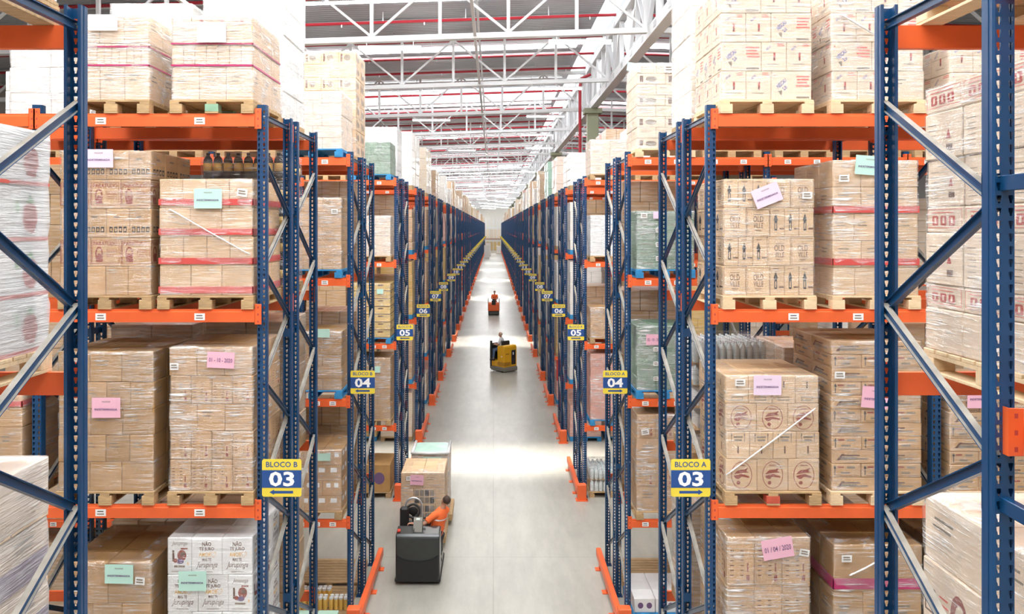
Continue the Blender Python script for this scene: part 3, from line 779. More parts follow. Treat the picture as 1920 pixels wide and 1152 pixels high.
        r.append(flat_rect(w*.22, h*.30, w*.27, h*.48, 'ink_rust')); r.append(flat_rect(w*.19, h*.12, w*.31, h*.24, 'ink_rust')); r.append(flat_frame(-w*.46, h*.04, w*.46, h*.94, w*.008, 'ink_grey'))
    elif kind == 'jtext':
        r.append(flat_text('NÃO', 0, h*.84, w*.30, 'ink_brown', h=h*.13, bold=.03)); r.append(flat_text('TE JURO', 0, h*.69, w*.50, 'ink_brown', h=h*.115, bold=.03))
        r.append(flat_text('AMOR', -w*.06, h*.545, w*.40, 'ink_gold', h=h*.115, bold=.02)); r.append(flat_text('MAS TE', w*.0, h*.41, w*.30, 'ink_brown', h=h*.085, bold=.02))
        r.append(flat_text('Jurupinga', 0, h*.25, w*.72, 'ink_brown', h=h*.20, bold=0, shear=.45))
        hx, hz = w*.22, h*.54; hr = [(0, -.10), (.09, .02), (.085, .09), (.045, .10), (0, .06), (-.045, .10), (-.085, .09), (-.09, .02)]
        n = len(hr); vo = [(hx+a*w, hz+b*w) for a, b in hr]; vi = [(hx+a*w*.84, hz+b*w*.84) for a, b in hr]
        r.append((vo+vi, [(i, n+i, n+(i+1) % n, (i+1) % n) for i in range(n)], 'ink_gold')); r.append(flat_rect(-w*.2, h*.075, w*.2, h*.09, 'ink_grey'))
    elif kind == 'jpict':
        r.append(flat_text('Jurupinga', 0, h*.84, w*.66, 'ink_brown', h=h*.14, bold=0, shear=.45)); r.append(flat_rect(w*.05, h*.68, w*.34, h*.72, 'ink_rust'))
        r.append(flat_poly([(-w*.30, h*.66), (-w*.22, h*.66), (-w*.20, h*.36), (-w*.30, h*.36)], 'ink_brown')); r.append(flat_disc(w*.10, h*.52, w*.19, h*.15, 'ink_rust')); r.append(flat_disc(w*.14, h*.55, w*.10, h*.06, 'ink_brown'))
        r.append(flat_disc(w*.02, h*.36, w*.16, h*.07, 'ink_purple')); r.append(flat_disc(-w*.16, h*.38, w*.09, h*.06, 'ink_rust')); r.append(flat_rect(-w*.22, h*.20, w*.22, h*.25, 'ink_grey')); r.append(flat_disc(w*.36, h*.30, w*.03, h*.04, 'ink_gold')); r.append(flat_rect(-w*.35, h*.08, w*.35, h*.095, 'ink_grey'))
    elif kind == 'berry':
        r.append(flat_poly([(-w*.12, h*.18), (w*.10, h*.14), (w*.20, h*.40), (w*.16, h*.62), (0, h*.72), (-w*.16, h*.62), (-w*.2, h*.38)], 'ink_red')); r.append(flat_poly([(-w*.12, h*.68), (w*.12, h*.68), (0, h*.84)], 'ink_green'))
        r.append(flat_rect(-w*.5, 0, w*.5, h*.07, 'ink_pinkred')); r += [flat_disc(-w*.34, h*.62, w*.05, h*.12, 'ink_green')]
    elif kind == 'purple': r.append(flat_rect(-w*.5, h*.08, w*.5, h*.50, 'ink_purple')); r += bars(-w*.4, w*.3, h*.84, 2, h*.12, h*.05, 'ink_grey')
    elif kind == 'redicons':
        r.append(flat_frame(-w*.46, h*.18, w*.46, h*.92, w*.01, 'ink_pinkred'))
        for k in range(3): x = -w*.34+k*w*.23; r.append(flat_poly(rrect(x, h*.28, x+w*.17, h*.66, w*.03), 'ink_red')); r.append(flat_rect(x+w*.06, h*.36, x+w*.11, h*.58, 'cream'))
        r.append(flat_rect(-w*.35, h*.76, w*.25, h*.80, 'ink_pinkred'))
    elif kind == 'tall':
        for k in range(6): r.append(flat_rect(-w*.40, h*(.18+.11*k), -w*.18, h*(.195+.11*k), 'ink_grey'))
        r.append(flat_rect(w*.10, h*.18, w*.26, h*.30, 'ink_brown')); r.append(flat_poly([(w*.10, h*.42), (w*.22, h*.42), (w*.16, h*.62)], 'ink_red')); r.append(flat_rect(-w*.5, h*.0, -w*.485, h, 'ink_grey'))
    elif kind == 'bigoval':
        r.append(flat_disc(w*.15, h*.45, h*.20, h*.34, 'ink_rust')); r.append(flat_disc(w*.17, h*.45, h*.12, h*.22, 'cream')); r.append(flat_frame(-w*.46, h*.25, -w*.26, h*.62, h*.03, 'ink_brown')); r += bars(-w*.2, w*.02, h*.6, 3, h*.1, h*.03, 'ink_pinkred')
    elif kind == 'whitelabel':
        for x in (-w*.3, w*.12): r.append(flat_rect(x, h*.55, x+w*.22, h*.85, 'paper_white'))
    elif kind == 'darkmark':
        r.append(flat_disc(0, h*.5, w*.2, h*.25, 'ink_grey')); r.append(flat_rect(-w*.4, h*.2, -w*.28, h*.8, 'ink_brown'))
    elif kind == 'rib':
        r.append(flat_rect(-w*.5, h*.0, w*.5, h*.10, 'ink_brown')); r.append(flat_rect(-w*.42, h*.55, w*.42, h*.60, 'bottle_label')); r.append(flat_rect(-w*.14, h*.70, w*.14, h*.86, 'ink_brown'))
        for k in range(7): r.append(flat_rect(w*(-.42+.13*k), h*.12, w*(-.40+.13*k), h*.55, 'bottle_label'))
    elif kind == 'grid':
        for a in range(4):
            for b in range(2): r.append(flat_rect(-w*.46+a*w*.235, h*(.06+.47*b), -w*.46+a*w*.235+w*.2, h*(.45+.47*b), 'ink_grey' if (a+b) % 3 else 'ink_black'))
    elif kind == 'circ': r.append(flat_disc(-w*.2, h*.5, h*.20, h*.22, 'ink_purple')); r.append(flat_disc(w*.22, h*.5, h*.20, h*.22, 'ink_purple'))
    return r
CART = {}
def carton_mesh(w, d, h, base, kind, skind, s):
    k = (round(w, 3), round(d, 3), round(h, 3), base, kind, skind, s)
    if k in CART: return CART[k]
    mb = MB(); mb.box(-w/2, w/2, 0, d, 0, h, base, min(.007, h*.05))
    # sealing tape and flap joint on top
    mb.add([(-.025, .01, h+.0006), (.025, .01, h+.0006), (.025, d-.01, h+.0006), (-.025, d-.01, h+.0006)], [(0, 1, 2, 3)], 'ink_grey' if base == 'xx' else base)
    if kind: put_front(mb, art(kind, w, h), -.0008)
    if skind:
        it = [([(x, z) for x, z in v], f, m) for v, f, m in art(skind, d, h)]
        # side face: s = +1 looks towards +X
        for i, (v, f, m) in enumerate(it): mb.add([(s*(w/2+.0008+.0002*i), d/2+a*s, b) for a, b in v], f, m)
    CART[k] = mb.mesh('carton'); return CART[k]

def film_mesh(w, d, h, layers, mat_, bulge=.012, seed=0, drop=-.004, rim=.22, slump=0):
    """closed skin of film round a load: x in +-w/2, y 0..d, z -drop..h"""
    mb = MB(); rc = .035; seg = .07
    P = rrect(-w/2-bulge, -bulge, w/2+bulge, d+bulge, rc, 3); Q = []
    for i in range(len(P)):
        a, b = Vector(P[i]), Vector(P[(i+1) % len(P)]); n = max(1, int((b-a).length/seg))
        for k in range(n): Q.append(a+(b-a)*(k/n))
    n = len(Q); zs = []; cuts = [0]
    for l in layers[::-1]: cuts.append(cuts[-1]+l)
    z = -drop; nz = max(6, int((h+drop)/.05))
    rows = []
    c = Vector((0, d/2))
    for i in range(nz+1):
        z = -drop+(h+drop)*i/nz
        pin = min(abs(z-q) for q in cuts[1:-1]) if len(cuts) > 2 else 1
        row = []
        for q in Q:
            dr = (q-c); nn = noise.noise(Vector((q.x*3+seed, q.y*3, z*9)))*.010+noise.noise(Vector((q.x*9, q.y*9+seed, z*3)))*.004
            off = nn-(.010*math.exp(-(pin/.03)**2))
            u = dr.normalized(); row.append((q.x+u.x*off, q.y+u.y*off, z))
        rows.append(row)
    for f_ in (.06, rim*.5, rim):
        row = []
        for q in Q:
            dr = c-q; L = dr.length; mxx = abs(dr.x)/(w/2), abs(dr.y)/(d/2)
            e = min(1, f_/max(w, d)*2.2)
            p = q+dr*e; row.append((p.x, p.y, h+.006+noise.noise(Vector((q.x*5+seed, q.y*5, f_*9)))*.012))
        rows.append(row)
    vs = [p for r in rows for p in r]; k = len(rows)
    mb.add(vs, [(i*n+j, i*n+(j+1) % n, (i+1)*n+(j+1) % n, (i+1)*n+j) for i in range(k-1) for j in range(n)], mat_)
    return mb.mesh('stretch_film', smooth=True)
SHEET = {}
def sheet_mesh(kind, w, h):
    k = (kind, w, h)
    if k in SHEET: return SHEET[k]
    mb = MB(); col, txt = kind.split(':')
    # a slightly curled sheet
    n = 6; vs = []
    for j in range(2):
        for i in range(n+1): x = -w/2+w*i/n; vs.append((x, -.002-.006*((i/n-.5)*2)**2*(1 if j else .3), -h/2+h*j))
    mb.add(vs, [(i, i+1, n+1+i+1, n+1+i) for i in range(n)], 'paper_'+col)
    mb.add([(x, y+.001, z) for x, y, z in vs], [(i, n+1+i, n+1+i+1, i+1) for i in range(n)], 'paper_'+col)
    if txt == 'ind':
        put_front(mb, [flat_text('VALIDADE', 0, h*.30, w*.30, 'ink_grey', bold=.02), flat_text('INDETERMINADA', 0, -h*.08, w*.80, 'ink_purple', h=h*.10, bold=.03)], -.0095)
    elif txt == 'slip': put_front(mb, [flat_rect(-w*.36, h*.12, w*.30, h*.28, 'ink_grey'), flat_rect(-w*.36, -h*.2, w*.36, -h*.06, 'ink_grey')], -.0095)
    elif txt: put_front(mb, [flat_text(txt, 0, 0, w*.86, 'ink_purple', h=h*.26, bold=.01)], -.0095)
    SHEET[k] = mb.mesh('paper_sheet'); return SHEET[k]

def load(label, short, X0, X1, Yf, depth, zb, ztop, s, spec, base='kraft', film='film', wood='pine', mid=None, rows=3, sheets=(), tape=None, fill_top=True,
         twist=None, group=None, pgroup=None, raised=True, bulge=.012, drop=-.004, noise_seed=None, tlabel=None):
    """spec: list of layers from the top: (relative height, [(relative width, art), ...], side art).  s: rack side (-1 left, +1 right)"""
    if 8.4 < Yf < 8.5 and -3 < X1 < -2.3: X1 = min(X1, -2.535); X0 = min(X0, X1-.85)
    if 8.4 < Yf < 8.5 and 2 < X0 < 3: X0 = max(X0, 2.392)
    z0 = zb+(PH if raised else 0); xc = (X0+X1)/2; w = X1-X0
    if raised: pallet(xc, Yf+depth/2-.01, zb+.001, {'pine': 'worn pine', 'pine_new': 'fresh pale pine', 'pallet_blue': 'blue painted'}[wood]+' pallet under '+short, w+.03, depth+.04, wood, mid, pgroup)
    t = thing('pallet_load', label, 'pallet load', (xc, Yf, z0+.002), 0, group)
    H = ztop-z0; tot = sum(a for a, b, c in spec); z = H
    hs = []
    for li, (rel, cells, skind) in enumerate(spec):
        h = H*rel/tot; z -= h; hs.append(h); tw = sum(c[0] for c in cells); x = -w/2
        jx = random.uniform(-.006, .006)
        dd = depth/rows
        for ci, (cw, kind) in enumerate(cells):
            cwid = w*cw/tw; xm = x+cwid/2; x += cwid; bs = base
            if isinstance(kind, tuple): kind, bs = kind
            last = (ci == len(cells)-1) if s < 0 else (ci == 0)
            for j in range(rows):
                if j > 0 and not last and not (li == 0 and fill_top): continue
                me = carton_mesh(cwid-.004, dd-.004, h-.003, bs, kind if j == 0 else None, skind if last else None, -s)
                link('carton', me, t, (xm+jx, j*dd+.002+random.uniform(-.003, .003), z+.0005), (0, 0, random.uniform(-.006, .006)))
    if film:
        sd = random.random()*50
        link('stretch_film', film_mesh(w, depth, H, hs, film, bulge, sd, drop), t)
    if tape:
        for tz, th, tm in tape:      # relative to the load's height
            mb = MB(); o = .008
            zz = H*tz
            mb.box(-w/2-o, w/2+o, -o, -.002, zz, zz+th, tm); sx = w/2 if s < 0 else -w/2
            mb.box(min(sx, sx-s*o), max(sx, sx-s*o), -o, depth, zz, zz+th, tm); link('tape_band', mb.mesh('tape_band'), t, label={'tape_red': 'red', 'tape_magenta': 'magenta'}[tm]+' tape band')
    for kind, px, py, wpx, hpx, rot in sheets:
        m_ = Yf/1500; x = PX(px, Yf)-xc; zz = PZ(py, Yf)-z0
        col, txt = kind.split(':')
        lb = col+' sheet' if txt in ('ind', '') else ('small white slip' if txt == 'slip' else col+' sheet reading '+txt)
        if txt == 'ind': lb += ' reading VALIDADE INDETERMINADA'
        link('paper_sheet', sheet_mesh(kind, round(wpx*m_, 3), round(hpx*m_, 3)), t, (x, -.030, zz), (0, math.radians(-rot), 0), label=lb)
    if twist:
        (ax, ay), (bx, by) = twist; mb = MB(); pts = []
        for k in range(13):
            f = k/12; pts.append((PX(ax+(bx-ax)*f, Yf)-xc, -.028-.01*math.sin(f*math.pi)+noise.noise(Vector((f*9, 2, 1)))*.006, PZ(ay+(by-ay)*f, Yf)-z0))
        mb.tube(pts, [.012+.010*abs(noise.noise(Vector((k*.7, 5, 0)))) for k in range(13)], 'film_twist', 8, ell=.5); link('film_twist', mb.mesh('film_twist', smooth=True), t)
    return t
def E(n, kind): return [(1, kind)]*n
def L(rel, cells, side=None): return (rel, cells, side)

# ================================================================== row 03, left side (front line)
Yf = 8.425
lv = dict(zip('dcba', LEVELS))     # a top .. d lowest
def xs(p0, p1): return PX(p0, Yf), PX(p1, Yf)
load('hazily wrapped carton load on the top beam, left of the red-dotted load', 'the hazy load left of the red-dotted cartons', *xs(140, 279), Yf, 1.08, lv['a'], PZ(29, Yf), -1,
     [L(.33, E(3, 'plain'), 'plain'), L(.25, E(10, None)), L(.42, E(3, 'plain'), 'plain')], 'kraft2', 'film_heavy', sheets=[('white:', 196, 44, 54, 30, 0)], tape=[(.62, .014, 'tape_magenta'), (.40, .016, 'tape_magenta')])
load('wrapped load on the top left beam with four red-dotted cartons on top', 'the red-dotted cartons on the top left beam', *xs(329, 481), Yf, 1.08, lv['a'], PZ(30, Yf), -1,
     [L(.11, E(4, 'reddot'), None), L(.24, E(3, 'plain'), 'plain'), L(.25, E(7, None)), L(.40, E(3, 'plain'), 'plain')], 'kraft2', 'film_heavy', 'pine', 'pallet_green', sheets=[('white:', 399, 62, 54, 38, 0)], tape=[(.66, .014, 'tape_magenta'), (.40, .02, 'tape_magenta')])
load('kraft carton load with red hooded-figure prints on the third left beam', 'the red hooded-figure cartons', *xs(113, 283), Yf, 1.08, lv['b'], PZ(283, Yf), -1,
     [L(1, E(4, 'icons'), 'icons'), L(1, E(3, 'para'), 'para'), L(1, E(4, 'icons'), 'icons'), L(1, E(3, 'para'), 'para'), L(1, E(4, None), None)], 'kraft', 'film_light',
     sheets=[('lilac:ind', 188, 298, 54, 34, 0)])
load('kraft carton load banded with red tape, mint sheet at its top', 'the red-banded cartons with the mint sheet', *xs(299, 484), Yf, 1.08, lv['b'], PZ(336, Yf), -1,
     [L(1, E(4, None), None), L(1, E(3, None)), L(1, E(4, None)), L(1.05, E(3, None))], 'kraft2', 'film_light', sheets=[('mint:ind', 392, 373, 52, 37, 0), ('white:slip', 456, 362, 19, 14, -8)],
     tape=[(.02, .07, 'tape_red'), (.27, .065, 'tape_red'), (.52, .065, 'tape_red'), (.775, .065, 'tape_red')], twist=((320, 393), (470, 478)))
load('brown carton load with a pink VALIDADE sheet on the second left beam', 'the brown cartons with the pink sheet', *xs(109, 288), Yf, 1.08, lv['c'], PZ(660, Yf), -1,
     [L(1.15, E(3, 'plain')), L(1, E(4, 'plain'), 'plain'), L(1, E(3, 'plain')), L(1, E(4, 'plain')), L(1.1, E(3, None))], 'kraft3', 'film_light', sheets=[('pink:ind', 202, 764, 53, 38, 0)])
load('tan carton load with a pink sheet dated 01-10-2020', 'the cartons dated 01-10-2020', *xs(318, 484), Yf, 1.08, lv['c'], PZ(652, Yf), -1,
     [L(1, E(3, None)), L(1, E(4, 'lines'), 'lines'), L(.95, E(3, 'plain')), L(1, E(4, 'lines'), 'lines'), L(1.1, E(4, 'lines'), 'lines')], 'kraft', 'film', sheets=[('pink:01 - 10 - 2020', 416, 675, 51, 30, -3), ('white:slip', 329, 687, 16, 13, 0)])
load('brown carton load with a mint sheet on the lowest left beam', 'the brown cartons on the lowest left beam', *xs(120, 284), Yf, 1.08, lv['d'], PZ(1055, Yf), -1,
     [L(1, E(2, None)), L(1, E(3, 'plain')), L(1, E(3, 'plain'))], 'kraft3', 'film_light', sheets=[('mint:ind', 226, 1075, 53, 36, -1), ('white:slip', 265, 1088, 18, 14, -5)])
load('white carton load printed NÃO TE JURO AMOR on the lowest left beam', 'the white printed cartons', *xs(314, 486), Yf, 1.08, lv['d'], PZ(1009, Yf), -1,
     [L(1, [(.8, 'jpict'), (1, 'jtext'), (1, 'jtext')], 'jtext'), L(1, [(1, 'jtext'), (1, 'jtext'), (.8, 'jpict')], 'jpict'), L(1, [(.8, 'jpict'), (1, 'jtext'), (1, 'jtext')], 'jtext'), L(1, [(1, 'jtext'), (1, 'jtext'), (.8, 'jpict')], 'jtext')],
     'white_board', 'film_clear', sheets=[('mint:ind', 363, 1088, 52, 37, 0)])
# ------------------------------------------------------------------ row 03, right side (front line)
nw = [(1, 'nes_n'), (1, 'nes_n'), (1.6, 'nes_w')]; wn_ = [(1.6, 'nes_w'), (1, 'nes_n'), (1, 'nes_n')]
load('tall cream carton load with slanted blue lettering above the top right beam', 'the tall blue-lettered load nearest the aisle', *xs(1352, 1522), Yf, 1.08, lv['a'], PZ(-30, Yf), 1,
     [L(1, wn_, 'nes_n'), L(1, nw, 'nes_n'), L(1, wn_, 'nes_w'), L(1, nw, 'nes_n')], 'cream', 'film_light', 'pine_new', rows=3)
load('second cream carton load, with twisted film, behind the near right upright', 'the second blue-lettered load', *xs(1559, 1732), Yf, 1.08, lv['a'], PZ(-30, Yf), 1,
     [L(1, wn_, 'nes_n'), L(1, nw, 'nes_w'), L(1, wn_, 'nes_n'), L(1, [(1, 'nes_n'), (1, 'nes_n'), (1.6, 'plain')], 'nes_n')], 'cream', 'film', 'pine_new', twist=((1572, 28), (1655, 78)))
ova = [(.62, 'arrow'), (.62, 'arrow'), (.62, 'arrow'), (1, 'ov'), (1, 'ov')]; ovb = ova[3:]+ova[:3]
load('carton load printed with black arrows, a tilted pink sheet on it', 'the black-arrow cartons', *xs(1357, 1527), Yf, 1.08, lv['b'], PZ(336, Yf), 1,
     [L(1, ova, 'ov'), L(1, ovb, 'arrow'), L(1, ova, 'ov'), L(1.02, ovb, 'arrow')], 'kraft2', 'film_light', 'pine_new', sheets=[('lilac:ind', 1436, 367, 52, 36, 22), ('white:slip', 1511, 367, 18, 13, 0)])
load('carton load with pale red tape bands and a mint sheet behind the right upright', 'the red-banded cartons right of the black-arrow load', *xs(1562, 1722), Yf, 1.08, lv['b'], PZ(301, Yf), 1,
     [L(1, E(3, None), None), L(1, E(3, 'plain'), 'plain'), L(1, E(4, 'plain')), L(1, E(3, 'plain'), 'plain'), L(1.05, E(4, None))], 'kraft2', 'film', 'pine_new', sheets=[('mint:ind', 1628, 311, 54, 36, -4), ('white:slip', 1580, 335, 19, 13, 0)],
     tape=[(.225, .07, 'tape_red'), (.612, .07, 'tape_red')])
load('carton load with red oval prints and a white twisted film strap', 'the red oval cartons', *xs(1361, 1536), Yf, 1.08, lv['c'], PZ(705, Yf), 1,
     [L(1, E(4, 'topleaf'), 'topleaf'), L(1.02, E(3, 'oval'), 'oval'), L(.98, E(4, 'upside'), 'upside'), L(1.15, E(3, 'oval'), 'oval')], 'kraft2', 'film_light', 'pine', 'pallet_red',
     sheets=[('lilac:ind', 1437, 722, 52, 37, 0), ('white:slip', 1386, 717, 19, 13, 0)], twist=((1360, 890), (1527, 765)))
th = []
for k in range(11): th.append(L(1, E(3, 'thin_a') if k % 2 else E(2, 'thin_b'), 'thin_a' if k % 2 else 'thin_b'))
load('tall load of many shallow cartons with a pink sheet, right of the red ovals', 'the shallow cartons right of the red ovals', *xs(1559, 1728), Yf, 1.08, lv['c'], PZ(640, Yf), 1, th, 'kraft', 'film_light', 'pine_new', rows=2,
     sheets=[('pink:ind', 1638, 745, 50, 40, -5), ('white:slip', 1572, 703, 19, 13, 0)])
load('kraft carton load with a pink sheet dated 01/04/2020', 'the cartons dated 01/04/2020', *xs(1363, 1519), Yf, 1.08, lv['d'], PZ(1008, Yf), 1,
     [L(1, E(3, 'lines'), 'lines'), L(1, E(3, 'lines'), 'lines'), L(1, E(3, 'lines'), 'lines')], 'kraft', 'film', sheets=[('pink:01 / 04 / 2020', 1456, 1027, 58, 38, 10), ('white:slip', 1506, 1035, 18, 13, -10)])
load('brown carton load with a magenta tape band on the lowest right beam', 'the magenta-banded cartons', *xs(1563, 1729), Yf, 1.08, lv['d'], PZ(1023, Yf), 1,
     [L(1, E(2, None), None), L(1, E(3, 'plain'), 'plain'), L(1, E(3, None))], 'kraft3', 'film_light', sheets=[('white:slip', 1585, 1046, 19, 13, 0)], tape=[(.69, .11, 'tape_magenta')], twist=((1590, 1078), (1645, 1050)))
# second bays
load('carton load with pink tape at the left picture edge beyond the near left upright', 'the cartons at the left picture edge', PX(-50, Yf), PX(41, Yf), Yf, 1.08, lv['c'], PZ(742, Yf), -1,
     [L(1, E(2, 'plain')), L(1, E(2, 'plain')), L(1, E(3, 'plain'))], 'kraft', 'film_light', tape=[(.88, .06, 'tape_red')])
load('load of shallow cartons seen between the two near right uprights', 'the shallow cartons between the near right uprights', PX(1781, Yf), PX(1945, Yf), Yf, 1.08, lv['c'], PZ(725, Yf), 1, th[:8], 'kraft', 'film_light', 'pine_new', rows=2, sheets=[('pink:ind', 1835, 745, 50, 40, 0)])
load('pale printed carton load on the top beam behind the near right uprights', 'the pale cartons behind the near right uprights', PX(1781, Yf), PX(1940, Yf), Yf, 1.08, lv['a'], PZ(85, Yf), 1, [L(1, nw, 'nes_n'), L(1, wn_, 'nes_n')], 'cream', 'film', 'pine_new')
load('brown carton load at the right edge on the lowest beam', 'the brown cartons at the right edge', PX(1781, Yf), PX(1935, Yf), Yf, 1.08, lv['d'], PZ(1040, Yf), 1, [L(1, E(3, None)), L(1, E(3, 'plain')), L(1, E(3, 'plain'))], 'kraft3', 'film_light')

# ================================================================== row 02 (nearest racks, seen end-on)
Yn = 3.66
load('white carton load with red berry prints under thick film, left foreground', 'the berry cartons in the left foreground', -3.75, -2.66, Yn, 1.13, lv['b'], 7.36, -1,
     [L(1, E(3, 'berry'), 'berry')]*4, 'white_board', 'film_milky', 'pine_new', rows=3)
load('pale carton load with purple bands in the lower left foreground', 'the purple-banded cartons in the left foreground', -3.75, -2.665, Yn, 1.13, lv['c'], 5.43, -1,
     [L(1, E(3, 'plain'), 'plain'), L(1, E(3, 'purple'), 'purple'), L(1, E(3, 'purple'), 'purple'), L(1, E(3, 'plain'), 'purple')], 'cream', 'film_milky', 'pine', rows=3)
load('wrapped load above the top left picture corner', 'the load above the top left corner', -3.7, -2.62, Yn, 1.13, lv['a'], 9.2, -1, [L(1, E(3, None))]*3, 'kraft2', 'film_heavy', 'pine', rows=2)
load('wrapped load above the top right picture corner', 'the load above the top right corner', 2.55, 3.65, Yn, 1.13, lv['a'], 9.2, 1, [L(1, E(3, None))]*3, 'kraft2', 'film_heavy', 'pine_new', rows=2)
load('cream carton load with red icon labels in right foreground', 'the red icon cartons in the right foreground', 2.59, 3.70, Yn, 1.13, lv['b'], 7.62, 1,
     [L(.55, E(3, 'redicons'), 'redicons'), L(1, E(3, 'plain'), 'tall'), L(1, E(3, 'plain'), 'tall'), L(.55, E(3, 'redicons'), 'redicons'), L(1.1, E(3, 'plain'), 'tall'), L(.5, E(3, 'redicons'), 'redicons'), L(.9, E(3, 'plain'), None)], 'cream', 'film', 'pine_new', rows=3)
load('cream carton load with brown oval emblems in the lower right foreground', 'the oval emblem cartons in the right foreground', 2.575, 3.68, Yn, 1.13, lv['c'], 5.215, 1,
     [L(.9, E(2, 'plain'), 'plain'), L(1, E(2, 'bigoval'), 'bigoval'), L(1, E(2, 'bigoval'), 'bigoval')], 'cream', 'film', 'pine', rows=2)
# ================================================================== whole loads far off: one mesh each
WL = {}
def wload_mesh(w, d, h, nl, nc, m, seed=0, top=None):
    k = (w, d, h, nl, nc, m, seed)
    if k in WL: return WL[k]
    rnd = random.Random(seed*77+nl*5+nc); mb = MB(); lh = h/nl; rows_ = 3
    for l in range(nl):
        j = rnd.uniform(-.012, .012); n = nc if l % 2 else max(2, nc-1)
        for c in range(n):
            for r in range(rows_):
                if 0 < c < n-1 and 0 < r < rows_-1 and l < nl-1: continue
                x0 = -w/2+w*c/n+j; y0 = d*r/rows_
                mb.box(x0+.003, x0+w/n-.003, y0+.003, y0+d/rows_-.003, l*lh, (l+1)*lh-.004, m, .008)
    WL[k] = mb.mesh('wrapped_load'); return WL[k]
FP = {}
for wd_ in ('pine', 'pallet_blue', 'pine_new'):
    mb = MB(); mb.box(-.5, .5, 0, 1.08, .1, PH, wd_)
    for bx in (-.5, -.07, .37): mb.box(bx, bx+.13, 0, 1.08, 0, .1, wd_)
    FP[wd_] = mb.mesh('far_pallet')
def far_pallet(x, y, z, wood='pine', group=None, label='wooden pallet under a distant wrapped load'):
    o = link('wooden_pallet', FP[wood], None, (x, y, z+.001)); return tag(o, label, 'pallet', group)
FILMS = {}
def wload(x, y, zb, h, m, label, group=None, nl=5, nc=3, w=1.0, d=1.05, seed=0, wood='pine', film=None, sheet=None, plabel=None, pgroup=None):
    if not group: far_pallet(x, y-.01, zb, wood, None, plabel or ('pallet under the '+label))
    o = link('wrapped_load', wload_mesh(w, d, round(h, 2), nl, nc, m, seed), None, (x, y, zb+PH+.002)); tag(o, label, 'pallet load', group)
    if group:
        link('pallet_base', FP[wood], o, (0, -.01, -PH-.001))
    if film:
        k = (w, d, round(h, 2), nl, film, seed)
        if k not in FILMS: FILMS[k] = film_mesh(w, d, round(h, 2), [h/nl]*nl, film, .012, seed)
        link('stretch_film', FILMS[k], o)
    if sheet:
        for kind, sx, sz in sheet:
            link('paper_sheet', sheet_mesh(kind, .29, .21), o, (sx, -.03, sz), label=kind.split(':')[0]+' sheet')
    return o
XN = {-1: -2.45-.05-.08-.5, 1: 2.305+.05+.08+.5}       # centre of the slot next to the aisle
def slot(s, k): return XN[s]+s*(1.14*(k % 2)+BAY*(k//2))

# ---------------------------------------------------------------- row 03, back-to-back line
Yr = 9.86
wload(slot(-1, 0)+.0, Yr, LEVELS[3], 1.72, 'wr_white', 'tall white wrapped load behind the red-dotted cartons', nl=5, nc=3, seed=3, film='film_heavy')
wload(slot(-1, 1), Yr, LEVELS[3], 1.42, 'wr_white', 'grey-white wrapped load behind the hazy top left load', nl=4, nc=3, seed=4, film='film_heavy')
wload(slot(-1, 2), Yr, LEVELS[3], .95, 'wr_white', 'pale wrapped load at the far left edge of the top beam', nl=3, nc=2, seed=5, film='film_heavy')
wload(slot(-1, 0)+.02, Yr, LEVELS[1], 1.62, 'wr_tan', 'wrapped brown load glimpsed behind the dated 01-10 cartons', nl=5, nc=3, seed=6, film='film_light')
wload(slot(-1, 1), Yr, LEVELS[1], 1.58, 'wr_kraft', 'wrapped brown load glimpsed behind the pink-sheet cartons', nl=5, nc=3, seed=7, film='film_light')
wload(slot(-1, 0), Yr, LEVELS[0], 1.30, 'wr_tan', 'brown load behind the white printed cartons', nl=4, nc=3, seed=8)
wload(slot(-1, 1), Yr, LEVELS[0], 1.22, 'wr_tan', 'brown load behind the mint-sheet cartons low on the left', nl=4, nc=3, seed=9)
wload(slot(-1, 2), Yr, LEVELS[2], 1.5, 'wr_tan', 'dark brown load behind the near left upright', nl=4, nc=3, seed=10)
for k, nm in ((0, 'tall white wrapped load behind the first blue-lettered cartons'), (1, 'tall pale wrapped load behind the second blue-lettered cartons')):
    wload(slot(1, k), Yr, LEVELS[3], 1.75, 'wr_cream', nm, nl=5, nc=3, seed=11+k, film='film_heavy')
wload(slot(1, 1), Yr, LEVELS[1], 1.3, 'wr_kraft', 'brown load behind the shallow cartons', nl=4, nc=3, seed=13, film='film_light')
wload(slot(1, 0), Yr, LEVELS[0], 1.4, 'wr_kraft', 'brown load behind the 01/04/2020 cartons', nl=4, nc=3, seed=14, film='film_light')
wload(slot(1, 1), Yr, LEVELS[0], 1.35, 'wr_tan', 'brown load behind the magenta-banded cartons', nl=4, nc=3, seed=15)
wload(slot(1, 2), Yr, LEVELS[1], 1.6, 'wr_tan', 'brown load behind the cartons between the near right uprights', nl=5, nc=3, seed=16)

def bottle(mb, x, y, z, h, r, glass, labm, cap):
    mb.lathe([(r*.9, 0), (r, h*.04), (r, h*.70), (r*.85, h*.79), (r*.36, h*.89), (r*.34, h*.95)], glass, 10, (x, y, z))
    if labm: mb.lathe([(r*1.02, h*.28), (r*1.02, h*.60)], labm, 10, (x, y, z))
    mb.lathe([(r*.42, h*.94), (r*.42, h)], cap, 8, (x, y, z))
